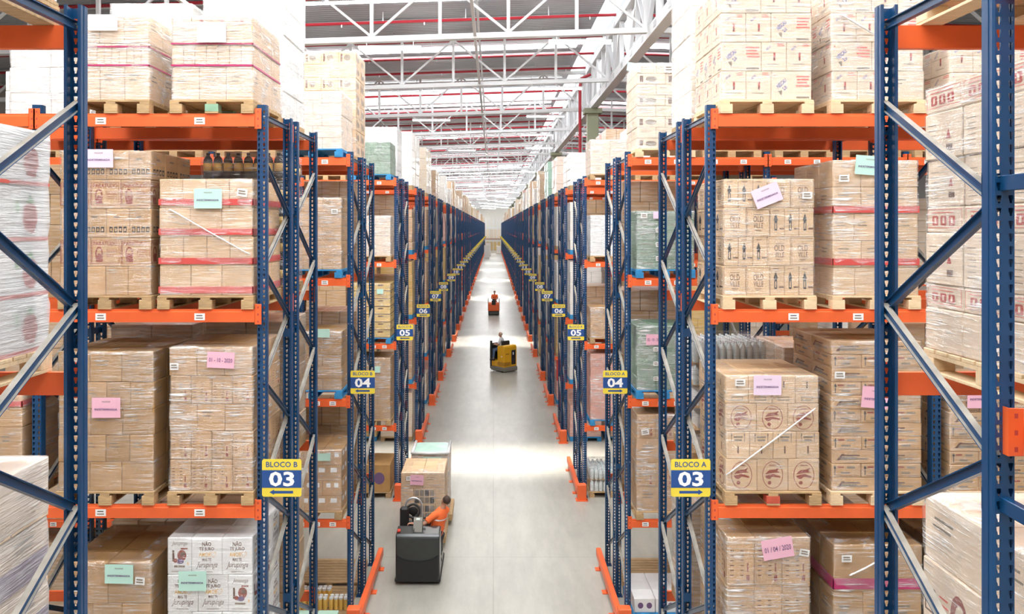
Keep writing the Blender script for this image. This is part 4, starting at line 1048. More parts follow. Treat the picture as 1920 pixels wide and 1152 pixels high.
# dark bottles in shrink packs, third left beam, back line
def bottle_load(x, y, zb, label, short, layers, nx, ny, h, glass, labm, cap, w=1.0, d=1.0, pk='glass_dark', s=-1, topfull=0, film='film_light'):
    pallet(x, y+d/2, zb+.001, 'worn pine pallet under '+short, w+.03, d+.04)
    t = thing('bottle_load', label, 'bottle load', (x, y, zb+PH+.002))
    mb0 = MB(); bottle(mb0, 0, 0, 0, h-.012, w/nx*.46, glass, labm, cap); me = mb0.mesh('bottle', smooth=True)
    cnt = 0
    for l in range(layers):
        z = l*h; top = l == layers-1
        mb = MB(); mb.box(-w/2+w/nx, w/2-w/nx, d/ny, d-.01, z+.004, z+h*.62, pk); link('shrink_pack', mb.mesh('shrink_pack'), t)
        mb = MB(); mb.box(-w/2, w/2, 0, d, z+.0005, z+.003, 'kraft3'); link('divider_sheet', mb.mesh('divider'), t)
        for i in range(nx):
            for j in range(ny):
                edge = (i == nx-1 if s < 0 else i == 0)
                if (top and (j < max(1, topfull) or edge)) or (l >= layers-2 and j == 0) or (edge and j < 4 and not topfull):
                    if cnt < 99: link('bottle', me, t, (-w/2+w*(i+.5)/nx, d*(j+.5)/ny, z+.003)); cnt += 1
    link('stretch_film', film_mesh(w, d, layers*h, [h]*layers, film, .01, x), t)
bottle_load(slot(-1, 0)-.02, Yr, LEVELS[2], 'dark bottles with yellow labels in shrink packs behind the red-banded cartons', 'the dark bottles', 5, 8, 8, .330, 'glass_dark', 'bottle_label', 'glass_dark')
bottle_load(slot(1, 0)+.03, Yr, LEVELS[1], 'clear bottles standing in rows behind the red oval cartons', 'the clear bottles', 5, 12, 10, .275, 'glass_clear', None, 'cap_white', pk='cap_white', s=1, topfull=8)

# ---------------------------------------------------------------- row 04, cartons still readable
def ml(label, short, s, k, num, line, zi, ytop, spec, base, film='film', wood='pine', sheet=(), w=.98, dx=0, rows=2, ztop=None, raised=True):
    Y = ROWY[num]-.08 if line == 0 else ROWY[num]+1.36
    xc = slot(s, k)+dx; z = ([0]+list(LEVELS))[zi]
    return load(label, short, xc-w/2, xc+w/2, Y, 1.06, z, ztop if ztop else PZ(ytop, Y), s, spec, base, film, wood, rows=rows, sheets=sheet, raised=raised)
def G(n, cells, kind, alt=None, side=None): return [L(1, E(cells, kind) if i % 2 == 0 else E(max(2, cells-1), alt or kind), side) for i in range(n)]
ml('wrapped grey load on a blue pallet above the fourth left rack', 'the grey wrapped load', -1, 0, 4, 0, 4, 172, G(5, 3, None), 'cream', 'film_heavy', 'pallet_blue')
ml('tall kraft carton load with dark marks behind the grey wrapped one', 'the tall kraft load on the fourth left rack', -1, 0, 4, 1, 4, 96, G(8, 3, 'darkmark', 'plain', 'darkmark'), 'kraft2', 'film')
ml('kraft load with creased film on a blue pallet, fourth left rack', 'the creased kraft load', -1, 0, 4, 0, 3, 371, G(5, 3, 'plain', None, 'plain'), 'kraft', 'film', 'pallet_blue', [('white:slip', 628, 397, 12, 9, 0)])
ml('brown carton load with mint slip on a blue pallet, behind the BLOCO B zero-three rack', 'the mint-slip brown load', -1, 0, 4, 0, 2, 622, G(5, 3, 'plain', None, 'plain'), 'kraft3', 'film', 'pallet_blue', [('mint:', 607, 625, 24, 16, 0)])
ml('carton load with small white labels low on the fourth left rack', 'the white-labelled cartons', -1, 0, 4, 0, 1, 845, G(4, 3, 'whitelabel', None, 'whitelabel'), 'kraft', 'film_light', 'pine', [('mint:', 608, 857, 24, 14, 0)])
ml('tall load of shallow pale cartons with a mint slip above the fourth right rack', 'the tall pale load on the fourth right rack', 1, 0, 4, 0, 4, 118, G(8, 3, 'plain', 'darkmark', 'plain'), 'cream', 'film', 'pine_new', [('mint:', 1188, 127, 26, 16, -8), ('white:slip', 1253, 130, 16, 14, 0)])
ml('green carton load with white labels on a blue pallet, fourth right rack, upper', 'the upper green load', 1, 0, 4, 0, 3, 396, G(6, 3, 'plain', None, None), 'green_carton', 'film', 'pallet_blue', [('white:slip', 1207, 405, 12, 9, 0), ('lilac:', 1232, 404, 16, 13, 0), ('white:slip', 1234, 432, 10, 9, 0), ('white:slip', 1234, 459, 10, 9, 0), ('white:slip', 1234, 485, 10, 9, 0)])
ml('green carton load with a pink dated sheet on a blue pallet, fourth right rack', 'the pink-sheet green load', 1, 0, 4, 0, 2, 612, G(5, 3, 'plain', None, None), 'green_carton', 'film', 'pallet_blue', [('pink:02 - 10 - 2020', 1226, 637, 30, 20, 0), ('white:slip', 1229, 655, 9, 8, 0), ('white:slip', 1229, 682, 9, 8, 0), ('white:slip', 1229, 710, 9, 8, 0)])
ml('wrapped kraft carton load low on the fourth right rack', 'the kraft load low on the fourth right rack', 1, 0, 4, 0, 1, 778, G(4, 3, 'lines', 'plain', 'plain'), 'kraft', 'film', 'pine', [('white:slip', 1209, 810, 14, 10, 8)])
# ---------------------------------------------------------------- row 05
ml('green wrapped load on a blue pallet above the fifth left rack', 'the green load above the fifth left rack', -1, 0, 5, 0, 4, 266, G(5, 3, None), 'green_carton', 'film', 'pallet_blue', rows=2)
ml('tall white load behind the green one, fifth left rack', 'the tall white load', -1, 0, 5, 1, 4, 238, G(7, 3, None), 'white_board', 'film')
ml('beige wrapped load on the upper shelf of the fifth left rack', 'the beige load', -1, 0, 5, 0, 3, 405, G(2, 2, None), 'cream', 'film_heavy')
ml('stack of yellow plastic crates on the fifth left rack', 'the yellow crates', -1, 0, 5, 0, 2, 532, G(7, 2, 'rib', 'rib', 'rib'), 'yellow_crate', 'film_light', 'pallet_blue', [('mint:', 713, 547, 12, 9, 0)])
ml('brown wrapped load with a drooping film top, fifth left rack', 'the drooping brown load', -1, 0, 5, 0, 1, 672, G(4, 3, None), 'kraft3', 'film', 'pine', [('mint:', 708, 693, 10, 12, 0)])
ml('big brown carton with purple circles on the floor under the fifth left rack', 'the purple-circle carton', -1, 0, 5, 0, 0, 872, [L(1, E(1, 'circ'))], 'kraft3', None, 'pine', rows=1)
ml('white and brown wrapped load above the fifth right rack', 'the load above the fifth right rack', 1, 0, 5, 0, 4, 262, G(4, 2, 'plain'), 'cream', 'film_heavy', 'pine')
ml('white wrapped load on the upper shelf of the fifth right rack', 'the white load on the fifth right rack', 1, 0, 5, 0, 3, 404, G(3, 2, None), 'white_board', 'film_heavy')
ml('brown film-wrapped load in the middle of the fifth right rack', 'the middle brown load on the fifth right rack', 1, 0, 5, 0, 2, 578, G(4, 3, 'plain'), 'kraft', 'film')
ml('pink and white pack load on a blue pallet, fifth right rack', 'the pink pack load', 1, 0, 5, 0, 1, 664, G(5, 2, None), 'pink_carton', 'film', 'pallet_blue')
bottle_load(slot(1, 0), ROWY[5]-.06, 0, 'clear bottle packs on a pallet on the floor, fifth right rack', 'the clear bottle packs', 2, 9, 8, .30, 'glass_clear', None, 'cap_white', pk='cap_white', s=1, topfull=7)
# floor level of row 04: empty-looking pallets with small goods
def floor_goods():
    # left: stacked empty pallets with a row of yellow-topped packs
    y = ROWY[4]+.1
    pallet(slot(-1, 0), y+1.72, .001, 'slatted pine pallet lying on the floor behind the small jar packs', 1.1, 1.1)
    pallet(slot(-1, 0)+.0, y+.5, .001, 'pine pallet on the floor carrying the small jar packs', 1.1, 1.1)
    mb = MB()
    for i in range(4):
        for j in range(2):
            for c in (0, .05):
                mb.lathe([(.036, 0), (.036, .16), (.03, .18)], 'bottle_label', 8, (i*.085-.127, j*.085, 0))
                mb.lathe([(.037, .18), (.037, .215)], 'cap_white', 8, (i*.085-.127, j*.085, 0)); break
    me = mb.mesh('jar_pack')
    k = 0
    for r in range(2):
        for c in range(3):
            if r == 1 and c == 2: continue
            o = link('jar_pack', me, None, (slot(-1, 0)-.34+.36*c, y+.12+.34*r, PH+.003)); tag(o, 'small pack of yellow jars with white lids on a floor pallet', 'jar pack', 'yellow jar packs on the floor pallet')
    tag(link('film_bundle', wload_mesh(.7, .5, .25, 1, 3, 'wr_mint', 2), None, (slot(-1, 0)+.1, y-.62, .0)), 'low pale green bundle on the floor before the jar packs', 'bundle')
    # right
    pallet(slot(1, 0)+.05, y+1.75, .001, 'slatted pine pallet on the floor behind the flat white cartons', 1.1, 1.1)
    pallet(slot(1, 0)+.05, y+.5, .001, 'pine pallet on the floor carrying the flat white cartons', 1.15, 1.1, 'pallet_blue')
    cm = carton_mesh(.36, .34, .24, 'white_board', 'circ', 'plain', -1)
    for r in range(3):
        for c in range(3):
            o = link('carton', cm, None, (slot(1, 0)-.32+.37*c, y+.0+.345*r, PH+.004)); tag(o, 'flat white carton on the blue floor pallet, fourth right rack', 'carton', 'white cartons on the blue floor pallet')
floor_goods()

# ---------------------------------------------------------------- outer slots of rows 03-08, plain wrapped loads
rnd = random.Random(11)
MATS = ['wr_kraft', 'wr_kraft', 'wr_tan', 'wr_cream', 'wr_white', 'wr_cream', 'wr_pink', 'wr_white', 'wr_yellow']
H5 = {0: (1.0, 1.4), 1: (1.3, 1.7), 2: (1.3, 1.7), 3: (1.3, 1.65), 4: (1.1, 1.8)}
def hq(a, b): return round(rnd.choice([a, (a*2+b)/3, (a+b*2)/3, b]), 2)
for num in (4, 5, 6):
    for s in (-1, 1):
        side = 'left' if s < 0 else 'right'
        for k in range(1, {4: 5, 5: 4, 6: 3}[num]):
            for zi in range(5):
                for line in (0, 1):
                    if line == 1 and zi < 3 and k < 3: continue
                    if s > 0 and num == 4 and k in (1, 2) and zi in (2, 3): continue
                    if zi == 3 and rnd.random() < .6: continue
                    Y = ROWY[num]-.06 if line == 0 else ROWY[num]+1.37
                    z = ([0]+list(LEVELS))[zi]
                    h = hq(*H5[zi]) if zi != 3 else hq(1.15, 1.5)
                    wload(slot(s, k), Y, z, h, rnd.choice(MATS), 'wrapped pallet load in the depth of the %s racks' % side, 'wrapped loads deep in the %s racks' % side, nl=rnd.choice([4, 5, 6]), nc=3, seed=rnd.randint(0, 2), wood=rnd.choice(['pine', 'pine', 'pallet_blue']))
# near-aisle slots that the row in front leaves partly open, and the skyline of top loads
SKY = {(-1, 6): (1.72, 'wr_white'), (-1, 7): (1.75, 'wr_cream'), (-1, 8): (1.25, 'wr_kraft'), (1, 6): (1.05, 'wr_white'), (1, 7): (1.40, 'wr_peach'), (1, 8): (1.62, 'wr_mint')}
for num, y0 in ROWS:
    if num < 4: continue
    for s in (-1, 1):
        side = 'left' if s < 0 else 'right'
        grp = 'far wrapped loads along the %s of the aisle' % side
        lab = 'wrapped pallet load standing far along the %s side of the aisle' % side
        if num >= 6:
            for line in (0, 1):
                if line == 1 and num > 13: continue
                h, m = SKY.get((s, num), (hq(1.0, 1.75), rnd.choice(MATS)))
                wload(slot(s, 0), y0-.06 if line == 0 else y0+1.37, LEVELS[3], h, m, lab, grp, nl=rnd.choice([4, 5, 6]), nc=3, seed=rnd.randint(0, 1), wood='pine')
        if 6 <= num <= 12:
            for zi in range(4):
                wload(slot(s, 0), y0-.06, ([0]+list(LEVELS))[zi], hq(*H5[zi]), rnd.choice(MATS), lab, grp, nl=rnd.choice([4, 5]), nc=3, seed=rnd.randint(0, 1), wood=rnd.choice(['pine', 'pallet_blue']))
        elif num in (4, 5):
            for zi in (1, 2, 3):
                wload(slot(s, 0), y0+1.37, ([0]+list(LEVELS))[zi], hq(1.2, 1.6), rnd.choice(MATS[:4]), 'load in the back line of the %s rack number %s, tier %s' % (side, WORDS[num], ('one', 'two', 'three')[zi-1]), nl=4, nc=3, seed=1)
# ================================================================== people
def person(label, origin, J, shirt, trousers, hair, hairstyle='short', face=(0, 1, 0), seat=False, k=1.0, stripe=False):
    """J: joints in world space. One body grown together by a voxel remesh; clothing and hair are its children."""
    O = Vector(origin); J = {a: Vector(b)-O for a, b in J.items()}
    f = Vector(face).normalized(); up = (J['head']-J['neck']).normalized(); rt = f.cross(up).normalized(); f = up.cross(rt).normalized()
    vox = .009
    def rem(o, v):
        m = o.modifiers.new('grow', 'REMESH'); m.mode = 'VOXEL'; m.voxel_size = v; m.use_smooth_shade = True
        s = o.modifiers.new('soften', 'SMOOTH'); s.factor = .5; s.iterations = 3
    mb = MB()
    def limb(pts, rad, mm='skin', ell=1.0, b=None): (b or mb).tube(pts, rad, mm, 12, ell)
    pel, ch, nk, hd = J['pelvis'], J['chest'], J['neck'], J['head']
    sh = (J['sr']-J['sl']).normalized()
    def torso(b, mm, g):
        # stacked ellipses from hips to shoulders
        st = [(pel-up*.07, .145, .11), (pel+(ch-pel)*.25, .150, .115), (pel+(ch-pel)*.55, .145, .11), (pel+(ch-pel)*.85, .165, .12), (ch, .17, .12), (ch+(nk-ch)*.55, .13, .09), (nk, .06, .055)]
        n = 16; vs = []
        fw = up.cross(sh).normalized()*-1
        for p, a, d in st:
            for j in range(n):
                t = 2*math.pi*j/n; vs.append(p+sh*(math.cos(t)*(a+g)*k)+fw*(math.sin(t)*(d+g)*k))
        b.add(vs, [(i*n+j, i*n+(j+1) % n, (i+1)*n+(j+1) % n, (i+1)*n+j) for i in range(len(st)-1) for j in range(n)]+[list(range(n))[::-1], [(len(st)-1)*n+j for j in range(n)]], mm)
    torso(mb, 'skin', -.012)
    limb([nk-up*.05, nk+up*.02, hd-up*.04], [.058*k, .052*k, .05*k])
    # head: skull, jaw, nose, ears
    def hp(a, b, c): return hd+rt*a*k+f*b*k+up*c*k
    def ell(b, c, ra, rb, rc, mm, nu=16, nv=12):
        vs = []
        for i in range(nv+1):
            ph = math.pi*i/nv
            for j in range(nu):
                th = 2*math.pi*j/nu; vs.append(c+rt*(ra*math.sin(ph)*math.cos(th)*k)+f*(rb*math.sin(ph)*math.sin(th)*k)+up*(rc*math.cos(ph)*k))
        b.add(vs, [(i*nu+j, (i+1)*nu+j, (i+1)*nu+(j+1) % nu, i*nu+(j+1) % nu) for i in range(nv) for j in range(nu)], mm)
    ell(mb, hp(0, -.005, .025), .075, .092, .095, 'skin'); ell(mb, hp(0, .025, -.045), .055, .062, .065, 'skin')
    limb([hp(0, .085, .01), hp(0, .108, -.018), hp(0, .088, -.028)], [.010*k, .015*k, .012*k]); limb([hp(-.022, .083, -.055), hp(.022, .083, -.055)], [.010*k, .010*k])
    for s in (-1, 1): ell(mb, hp(s*.078, -.005, .0), .012, .022, .032, 'skin', 8, 6)
    for s, a in ((-1, 'l'), (1, 'r')):
        S_, Eb, Wr, Hd = J['s'+a], J['e'+a], J['w'+a], J['h'+a]
        limb([ch+(S_-ch)*.55, S_, (S_+Eb)/2, Eb, Eb+(Wr-Eb)*.35, Wr], [.06*k, .052*k, .045*k, .038*k, .037*k, .026*k])
        # hand: palm, four fingers bent round the grip, thumb from the side
        d = (Hd-Wr).normalized(); side = d.cross(Vector((0, 0, 1)))
        if side.length < .1: side = Vector((1, 0, 0))
        side.normalize(); nrm = side.cross(d)
        limb([Wr, Wr+d*.04*k, Wr+d*.085*k], [.026*k, .034*k, .036*k], ell=.55)
        for q in range(4):
            b0 = Wr+d*.085*k+side*((q-1.5)*.019*k); ln = (.072, .082, .077, .060)[q]*k
            limb([b0-d*.02, b0+d*ln*.45, b0+d*ln*.75-nrm*.022*k, b0+d*ln*.78-nrm*.048*k], [.0095*k, .009*k, .0085*k, .0075*k])
        b0 = Wr+d*.03*k-side*s*.03*k
        limb([b0, b0+d*.03*k-side*s*.022*k, b0+d*.06*k-side*s*.018*k-nrm*.012], [.013*k, .011*k, .009*k])
        H_, Kn, An = J['p'+a], J['k'+a], J['a'+a]
        limb([H_, (H_+Kn)/2, Kn, Kn+(An-Kn)*.35, An], [.085*k, .072*k, .054*k, .052*k, .038*k])
        limb([An, An+Vector((0, 0, -.05))+Vector((f.x, f.y, 0))*.03, An+Vector((0, 0, -.06))+Vector((f.x, f.y, 0))*.16*k], [.04*k, .042*k, .032*k])
    body = link('person', mb.mesh('person'), None, O); rem(body, vox); tag(body, label, 'person')
    b = MB(); torso(b, shirt, .014)
    for a in 'lr':
        S_, Eb = J['s'+a], J['e'+a]
        limb([ch+(S_-ch)*.4, S_+(S_-Eb)*.06, S_+(Eb-S_)*.35, S_+(Eb-S_)*.72], [.085*k, .074*k, .064*k, .064*k], shirt, b=b)
    so = link('shirt', b.mesh('shirt'), body); rem(so, .012)
    if stripe:
        b = MB(); fw = up.cross(sh).normalized()*-1; n = 9; vs = []
        for zz in (0, .028):
            for j in range(n):
                t = math.pi*(j+.5)/n; q = ch-(ch-pel)*.12+up*zz
                vs.append(q+sh*math.cos(t)*.186*k+fw*math.sin(t)*.139*k)
        b.add(vs, [(j, j+1, n+j+1, n+j) for j in range(n-1)], 'paper_white'); link('back_stripe', b.mesh('back_stripe'), body, label='white stripe across the back')
    b = MB()
    limb([pel+(ch-pel)*.22, pel-up*.09], [.155*k, .155*k], trousers, .8, b=b)
    for a in 'lr':
        H_, Kn, An = J['p'+a], J['k'+a], J['a'+a]
        limb([H_, (H_+Kn)/2, Kn, An+(Kn-An)*.08], [.10*k, .085*k, .068*k, .058*k], trousers, b=b)
    to = link('trousers', b.mesh('trousers'), body); rem(to, .013)
    for a in 'lr':
        An = J['a'+a]; ff = Vector((f.x, f.y, 0)).normalized(); b = MB()
        b.tube([An-ff*.06-Vector((0, 0, .05)), An-Vector((0, 0, .045)), An+ff*.1*k-Vector((0, 0, .055)), An+ff*.19*k-Vector((0, 0, .062))], [.042*k, .052*k, .044*k, .028*k], 'truck_dark', 10); link('shoe', b.mesh('shoe', True), body)
    b = MB()
    if hairstyle == 'short': ell(b, hp(0, -.018, .040), .081, .088, .090, hair)
    else: ell(b, hp(0, -.030, .018), .080, .078, .072, hair)
    link('hair', b.mesh('hair', True), body)
    for s in (-1, 1):
        b = MB(); ell(b, hp(s*.030, .080, .012), .013, .009, .008, 'paper_white', 8, 6); ell(b, hp(s*.030, .087, .012), .006, .004, .006, 'ink_black', 8, 6); link('eye', b.mesh('eye', True), body)
    return body

# ================================================================== black ride-on pallet truck
t = thing('pallet_truck', 'black ride-on pallet truck carrying two wrapped loads, front left', 'pallet truck', (-1.44, 15.2, 0))
def tp(nm, mb, **kw): return link(nm, mb.mesh(nm, kw.get('smooth', False), kw.get('fix', False)), t, label=kw.get('label'))
mb = MB(); mb.prism([(0, .07), (.42, .07), (.42, .98), (.36, .99), (.06, .955), (.02, .93), (0, .88)], 0, -.42, .42, 'truck_black'); b_ = tp('battery_hood', mb, fix=True)
b_.modifiers.new('round', 'BEVEL').width = .025; b_.modifiers['round'].segments = 3
# lower front apron with its curved upper edge
mb = MB(); pts = [(-.39, .09), (.39, .09), (.39, .52)]+[(.39*math.cos(a), .60-.15*math.sin(a)) for a in [math.pi*i/14 for i in range(1, 14)]]+[(-.39, .52)]
mb.prism(pts, 1, -.028, -.002, 'truck_dark'); tp('front_apron', mb)
mb = MB(); mb.box(-.435, .435, -.01, 1.25, .05, .13, 'truck_dark', .02); tp('chassis', mb)
mb = MB(); mb.box(-.42, .42, .42, 1.20, .13, .155, 'truck_grey'); tp('foot_platform', mb)
mb = MB(); mb.prism([(.12, .95), (.36, .985), (.40, 1.12), (.34, 1.17), (.24, 1.14)], 0, -.10, .07, 'truck_grey'); c_ = tp('control_column', mb, fix=True)
mb = MB(); mb.add([(-.05, .262, 1.149), (.02, .262, 1.149), (.02, .31, 1.164), (-.05, .31, 1.164)], [(0, 1, 2, 3)], 'screen'); mb.add([(-.04, .19, 1.06), (.01, .19, 1.06), (.01, .215, 1.10), (-.04, .215, 1.10)], [(0, 1, 2, 3)], 'screen'); link('display', mb.mesh('display'), c_)
mb = MB(); mb.box(-.085, -.075, .10, .31, .97, 1.02, 'truck_dark'); mb.tube([(-.16, .45, 1.12), (.12, .45, 1.12)], .018, 'truck_dark', 10); mb.tube([(-.02, .36, 1.12), (-.02, .45, 1.12)], .02, 'truck_dark', 8); tp('handle_bar', mb)
mb = MB(); mb.box(-.40, -.34, .10, .20, .965, 1.0, 'red_plastic', .008); tp('stop_button', mb, label='red stop button')
mb = MB(); mb.box(-.43, -.25, .78, .92, .55, 1.20, 'truck_dark', .04); mb.box(-.40, -.30, .80, .9, .15, .6, 'truck_black'); tp('side_backrest', mb, label='black padded backrest')
mb = MB(); pts = [(-.20+.17*math.cos(a), .95, .82+.17*math.sin(a)) for a in [math.pi*i/12 for i in range(13)]]
pts = [(-.17+.165*math.cos(a), .98, 1.16+.17*math.sin(a)) for a in [math.pi*i/12 for i in range(13)]]
mb.tube([(-.005, .98, .16)]+pts+[(-.335, .98, .16)], .020, 'steel', 10); tp('grab_hoop', mb)
mb = MB(); mb.tube([(-.17+.13*math.cos(a), .88+.035*math.sin(a), 1.10+.12*math.sin(a)) for a in [2*math.pi*i/20 for i in range(21)]], .024, 'truck_dark', 8); mb.tube([(-.17, .90, 1.10), (-.17, 1.0, .7), (-.17, 1.05, .2)], .03, 'truck_dark', 8); mb.ball((-.17, .885, 1.10), (.10, .02, .09), 'truck_dark'); tp('steering_wheel', mb)
mb = MB(); mb.box(-.40, .40, 1.22, 1.30, .13, .78, 'truck_black', .02); tp('load_guard', mb)
for x in (-.27, .17):
    mb = MB(); mb.box(x-.08, x+.10, 1.25, 4.1, .07, .115, 'truck_black', .01); mb.tube([(x-.03, 3.95, .05), (x+.05, 3.95, .05)], .05, 'truck_dark', 12); tp('fork', mb)
for x in (-.30, .22):
    mb = MB(); mb.tube([(x, .3, .06), (x+.08, .3, .06)], .06, 'truck_dark', 14); tp('wheel', mb)
# the two loads on its forks
ld = load('wrapped carton load with a pink sheet on the black pallet truck forks', 'the pink-sheet load on the truck forks', -1.955, -1.03, 16.95, 1.08, .12, 1.60, -1,
     [L(1, E(2, 'plain'), 'plain'), L(1, [(1, None), (1.7, 'grid'), (.7, None)], 'plain'), L(1, [(1, None), (1.7, 'grid'), (.7, None)], 'plain'), L(1, [(1, None), (1.7, 'grid'), (.7, None)], 'plain')], 'kraft2', 'film_light', 'pine', rows=2, sheets=[('pink:ind', 782, 900, 25, 19, -3), ('white:slip', 766, 897, 8, 8, 0)])
ld2 = wload(-1.44, 18.22, .12, 1.38, 'wr_kraft', 'wrapped load with a green top sheet behind the pink-sheet load', nl=4, nc=3, w=.84, d=.95, seed=5, film='film_heavy')
mb = MB(); mb.prism(rrect(-.37, .05, .37, .90, .08), 2, 1.385, 1.40, 'wr_mint'); link('top_sheet', mb.mesh('top_sheet'), ld2, label='pale green top sheet')
for p_ in (-.41, .41):
    mb = MB(); mb.tube([(p_, .0, 1.40), (p_, .95, 1.41)], .035, 'film_twist', 8); link('film_rim', mb.mesh('film_rim', True), ld2)
mb = MB(); mb.tube([(-.41, -.0, 1.40), (0, -.02, 1.39), (.41, -.0, 1.40)], .035, 'film_twist', 8); link('film_rim', mb.mesh('film_rim', True), ld2)
link('paper_sheet', sheet_mesh('mint:ind', .42, .20), ld2, (.05, -.05, 1.22), label='mint sheet')
person('person in an orange shirt riding the black pallet truck, seen from behind', (-1.10, 15.95, 0),
       dict(pelvis=(-1.13, 15.92, 0.740), chest=(-1.07, 15.93, 1.080), neck=(-1.01, 15.93, 1.220), head=(-.955, 15.94, 1.335),
            sl=(-1.17, 15.79, 1.115), el=(-1.37, 15.68, 0.980), wl=(-1.53, 15.66, 1.000), hl=(-1.60, 15.65, 1.010), sr=(-.955, 16.05, 1.125), er=(-1.12, 16.20, 0.930), wr=(-1.30, 16.04, 0.980), hr=(-1.37, 16.0, 0.990),
            pl=(-1.18, 15.84, 0.700), kl=(-1.20, 15.86, 0.470), al=(-1.13, 15.76, 0.235), pr=(-1.06, 15.98, 0.700), kr=(-1.10, 16.02, 0.470), ar=(-1.08, 15.96, 0.235)),
       'shirt_orange', 'trousers', 'hair_dark', face=(-.45, .89, -.1), stripe=True)

# ================================================================== yellow ride-on truck
TH = math.radians(42); YT = Vector((.50, 38.0, 0))
t = thing('tow_truck', 'yellow ride-on warehouse truck driving away down the middle of the aisle', 'warehouse truck', YT, TH)
mb = MB(); mb.box(-.44, .44, -.50, .46, .04, .24, 'truck_grey', .03); tp('skirt', mb)
mb = MB(); mb.prism([(-.46, .24), (.02, .24), (.02, 1.20), (-.30, 1.26), (-.42, 1.24), (-.46, 1.16)], 0, -.41, .41, 'truck_yellow'); y_ = tp('rear_body', mb, fix=True); y_.modifiers.new('round', 'BEVEL').width = .03; y_.modifiers['round'].segments = 3
mb = MB(); mb.box(.06, .33, -.475, -.44, .34, 1.02, 'truck_dark', .015); mb.box(.13, .19, -.49, -.47, .80, .92, 'paper_white', .01); mb.box(.10, .26, -.485, -.47, .40, .60, 'truck_black'); tp('service_niche', mb)
for z in (.32, .38, .44):
    mb = MB(); mb.box(-.42, -.0, -.47, -.455, z, z+.022, 'ink_brown'); mb.box(-.415, -.405, -.44, .0, z, z+.022, 'ink_brown'); tp('vent_slot', mb)
mb = MB(); mb.box(-.30, -.08, -.468, -.458, .84, .865, 'ink_brown'); tp('badge', mb)
mb = MB(); mb.box(-.41, .41, .02, .42, .24, .52, 'truck_yellow', .02); tp('step_box', mb)
mb = MB(); mb.box(-.05, .41, .02, .40, .52, .86, 'truck_yellow', .02); tp('seat_pedestal', mb)
mb = MB(); mb.box(-.12, .38, .02, .40, .86, .94, 'truck_dark', .03); tp('seat_cushion', mb)
mb = MB(); mb.box(-.16, .34, -.08, .04, 1.16, 1.42, 'truck_dark', .04); tp('backrest', mb)
mb = MB(); mb.box(-.43, .43, .42, .50, .10, 1.30, 'truck_dark', .02); mb.box(-.43, -.36, .40, .52, .1, 1.42, 'truck_black', .015); tp('front_panel', mb)
mb = MB(); mb.tube([(-.30+.13*math.cos(a), .30+.13*math.sin(a), 1.22) for a in [2*math.pi*i/16 for i in range(17)]], .016, 'truck_dark', 8); mb.tube([(-.30, .42, 1.0), (-.30, .30, 1.22)], .02, 'truck_dark', 8); mb.bar((-.43, .30, 1.22), (-.17, .30, 1.22), .02, .02, 'truck_dark'); tp('steering_wheel', mb)
for x, y in ((-.40, -.30), (.34, -.30), (-.03, .36)):
    mb = MB(); mb.tube([(x, y, .07), (x+.06, y, .07)], .07, 'truck_dark', 14); tp('wheel', mb)
mb = MB(); mb.ball((-.425, -.30, .74), (.015, .03, .03), 'paper_white', 10, 8); tp('side_lamp', mb)
person('person in a light grey shirt and jeans sitting on the yellow truck', (.40, 38.05, 0),
       dict(pelvis=(.36, 38.12, 1.06), chest=(.38, 38.13, 1.43), neck=(.36, 38.13, 1.57), head=(.34, 38.13, 1.70),
            sl=(.33, 37.95, 1.46), el=(.20, 37.88, 1.22), wl=(.10, 37.98, 1.24), hl=(.06, 38.02, 1.25), sr=(.41, 38.30, 1.46), er=(.27, 38.36, 1.22), wr=(.10, 38.20, 1.25), hr=(.06, 38.16, 1.25),
            pl=(.34, 38.03, 1.03), kl=(.04, 37.78, 1.00), al=(.00, 37.74, .62), pr=(.36, 38.21, 1.03), kr=(.02, 38.0, 1.02), ar=(.02, 37.92, .62)),
       'shirt_grey', 'jeans', 'hair_grey', 'bald', face=(-.85, .5, -.1))

# ================================================================== orange ride-on truck, far off
t = thing('tow_truck', 'small orange ride-on truck coming up the aisle in the distance', 'warehouse truck', (.03, 61.8, 0))
mb = MB(); mb.box(-.42, .42, 0.03, 1.0, .04, .34, 'truck_dark', .03); tp('skirt', mb)
mb = MB(); mb.prism([(.02, .34), (.50, .34), (.50, 1.02), (.10, 1.0), (.02, .90)], 0, -.43, .43, 'truck_orange'); y_ = tp('front_body', mb, fix=True); y_.modifiers.new('round', 'BEVEL').width = .03
mb = MB(); mb.box(-.16, .16, -.0, .30, .80, 1.16, 'truck_dark', .03); mb.box(-.11, .11, .25, .35, 1.10, 1.26, 'truck_dark', .02); tp('control_console', mb)
for x in (-.45, .41):
    mb = MB(); mb.tube([(x+.02, .10, .34), (x+.02, .10, 1.28), (x+.02, .9, 1.28), (x+.02, .9, .3)], .022, 'truck_grey', 8); tp('side_rail', mb)
mb = MB(); mb.box(-.42, .42, .5, 1.0, .34, .38, 'truck_grey'); tp('foot_platform', mb)
for z in (.14, .24):
    mb = MB(); mb.box(-.34, .34, .015, .035, z, z+.03, 'truck_grey'); tp('bumper_bar', mb)
for x in (-.40, .34):
    mb = MB(); mb.tube([(x, .3, .07), (x+.06, .3, .07)], .07, 'truck_dark', 14); tp('wheel', mb)
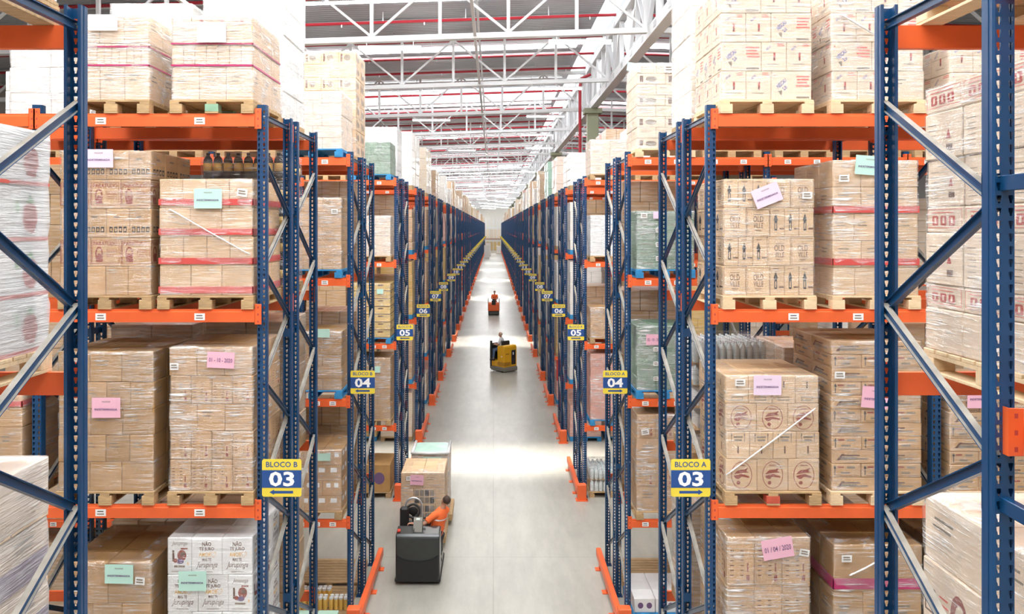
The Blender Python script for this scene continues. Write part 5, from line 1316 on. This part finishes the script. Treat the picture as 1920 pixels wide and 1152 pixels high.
person('person in an orange shirt standing on the distant orange truck, facing us', (.10, 62.55, 0),
       dict(pelvis=(.10, 62.58, 1.08), chest=(.10, 62.55, 1.45), neck=(.10, 62.54, 1.60), head=(.10, 62.53, 1.74), sl=(.29, 62.55, 1.50), el=(.34, 62.35, 1.25), wl=(.14, 62.18, 1.24), hl=(.08, 62.15, 1.25),
            sr=(-.09, 62.55, 1.50), er=(-.14, 62.35, 1.25), wr=(-.02, 62.18, 1.24), hr=(.0, 62.14, 1.25), pl=(.19, 62.58, 1.04), kl=(.2, 62.54, .72), al=(.2, 62.6, .45), pr=(.01, 62.58, 1.04), kr=(.0, 62.54, .72), ar=(0, 62.6, .45)),
       'shirt_orange', 'trousers', 'hair_dark', face=(0, -1, -.05))

# ================================================================== odds and ends far down the aisle
t = thing('hose_cabinet', 'red metal cabinet standing before the seventh right rack', 'cabinet', (2.54, ROWY[7]-.44, 0))
mb = MB(); mb.box(-.13, .13, -.12, .12, .98, 1.78, 'red_plastic', .01); tp('cabinet_body', mb)
mb = MB(); mb.box(-.11, .11, -.128, -.12, 1.0, 1.76, 'red_plastic'); d_ = tp('cabinet_door', mb)
mb = MB(); mb.box(.07, .09, -.145, -.128, 1.34, 1.42, 'steel'); link('handle', mb.mesh('handle'), d_)
mb = MB(); mb.box(-.03, .03, -.03, .03, 0, .98, 'red_plastic'); mb.box(-.12, .12, -.1, .1, 0, .015, 'red_plastic'); tp('stand', mb)
wload(-1.45, 176, 0, 2.75, 'wr_white', 'tall white wrapped stack standing in the aisle near its far end', nl=6, nc=3, w=1.15, d=1.1, seed=7, wood='pine')
wload(-1.15, 190, 0, 3.0, 'wr_white', 'second white stack behind the first near the far end', nl=6, nc=3, w=1.1, d=1.1, seed=7, wood='pine')
wload(1.38, 206, 0, 1.9, 'wr_white', 'white wrapped stack on the right near the far end', nl=4, nc=3, w=1.15, d=1.1, seed=8, wood='pine')
t = thing('end_rack', 'pale rack full of brown goods closing the end of the aisle', 'rack', (0, 237, 0))
for k_ in range(7):
    mb = MB(); mb.box(-3.3+1.1*k_-.07, -3.3+1.1*k_+.07, -.07, .07, 0, 9.8, 'white_paint'); tp('upright_post', mb)
for z in (3.5, 6.9):
    mb = MB(); mb.box(-3.4, 3.4, -.13, -.07, z-.2, z, 'brown_shade' if z < 4 else 'white_paint'); tp('beam', mb)
mb = MB(); mb.box(-3.2, 3.2, .1, 1.2, 3.42, 3.5, 'brown_shade'); tp('shelf', mb)
for k_ in range(6):
    wload(-2.75+1.1*k_, 237.2, 0, 2.4, 'wr_yellow', 'brown load on the floor of the end rack', 'loads in the end rack', nl=4, nc=2, w=.9, d=.9, seed=1)
    wload(-2.75+1.1*k_, 237.2, 3.5, 2.6, 'wr_cream', 'pale load on the shelf of the end rack', 'shelf loads in the end rack', nl=4, nc=2, w=.9, d=.9, seed=1)
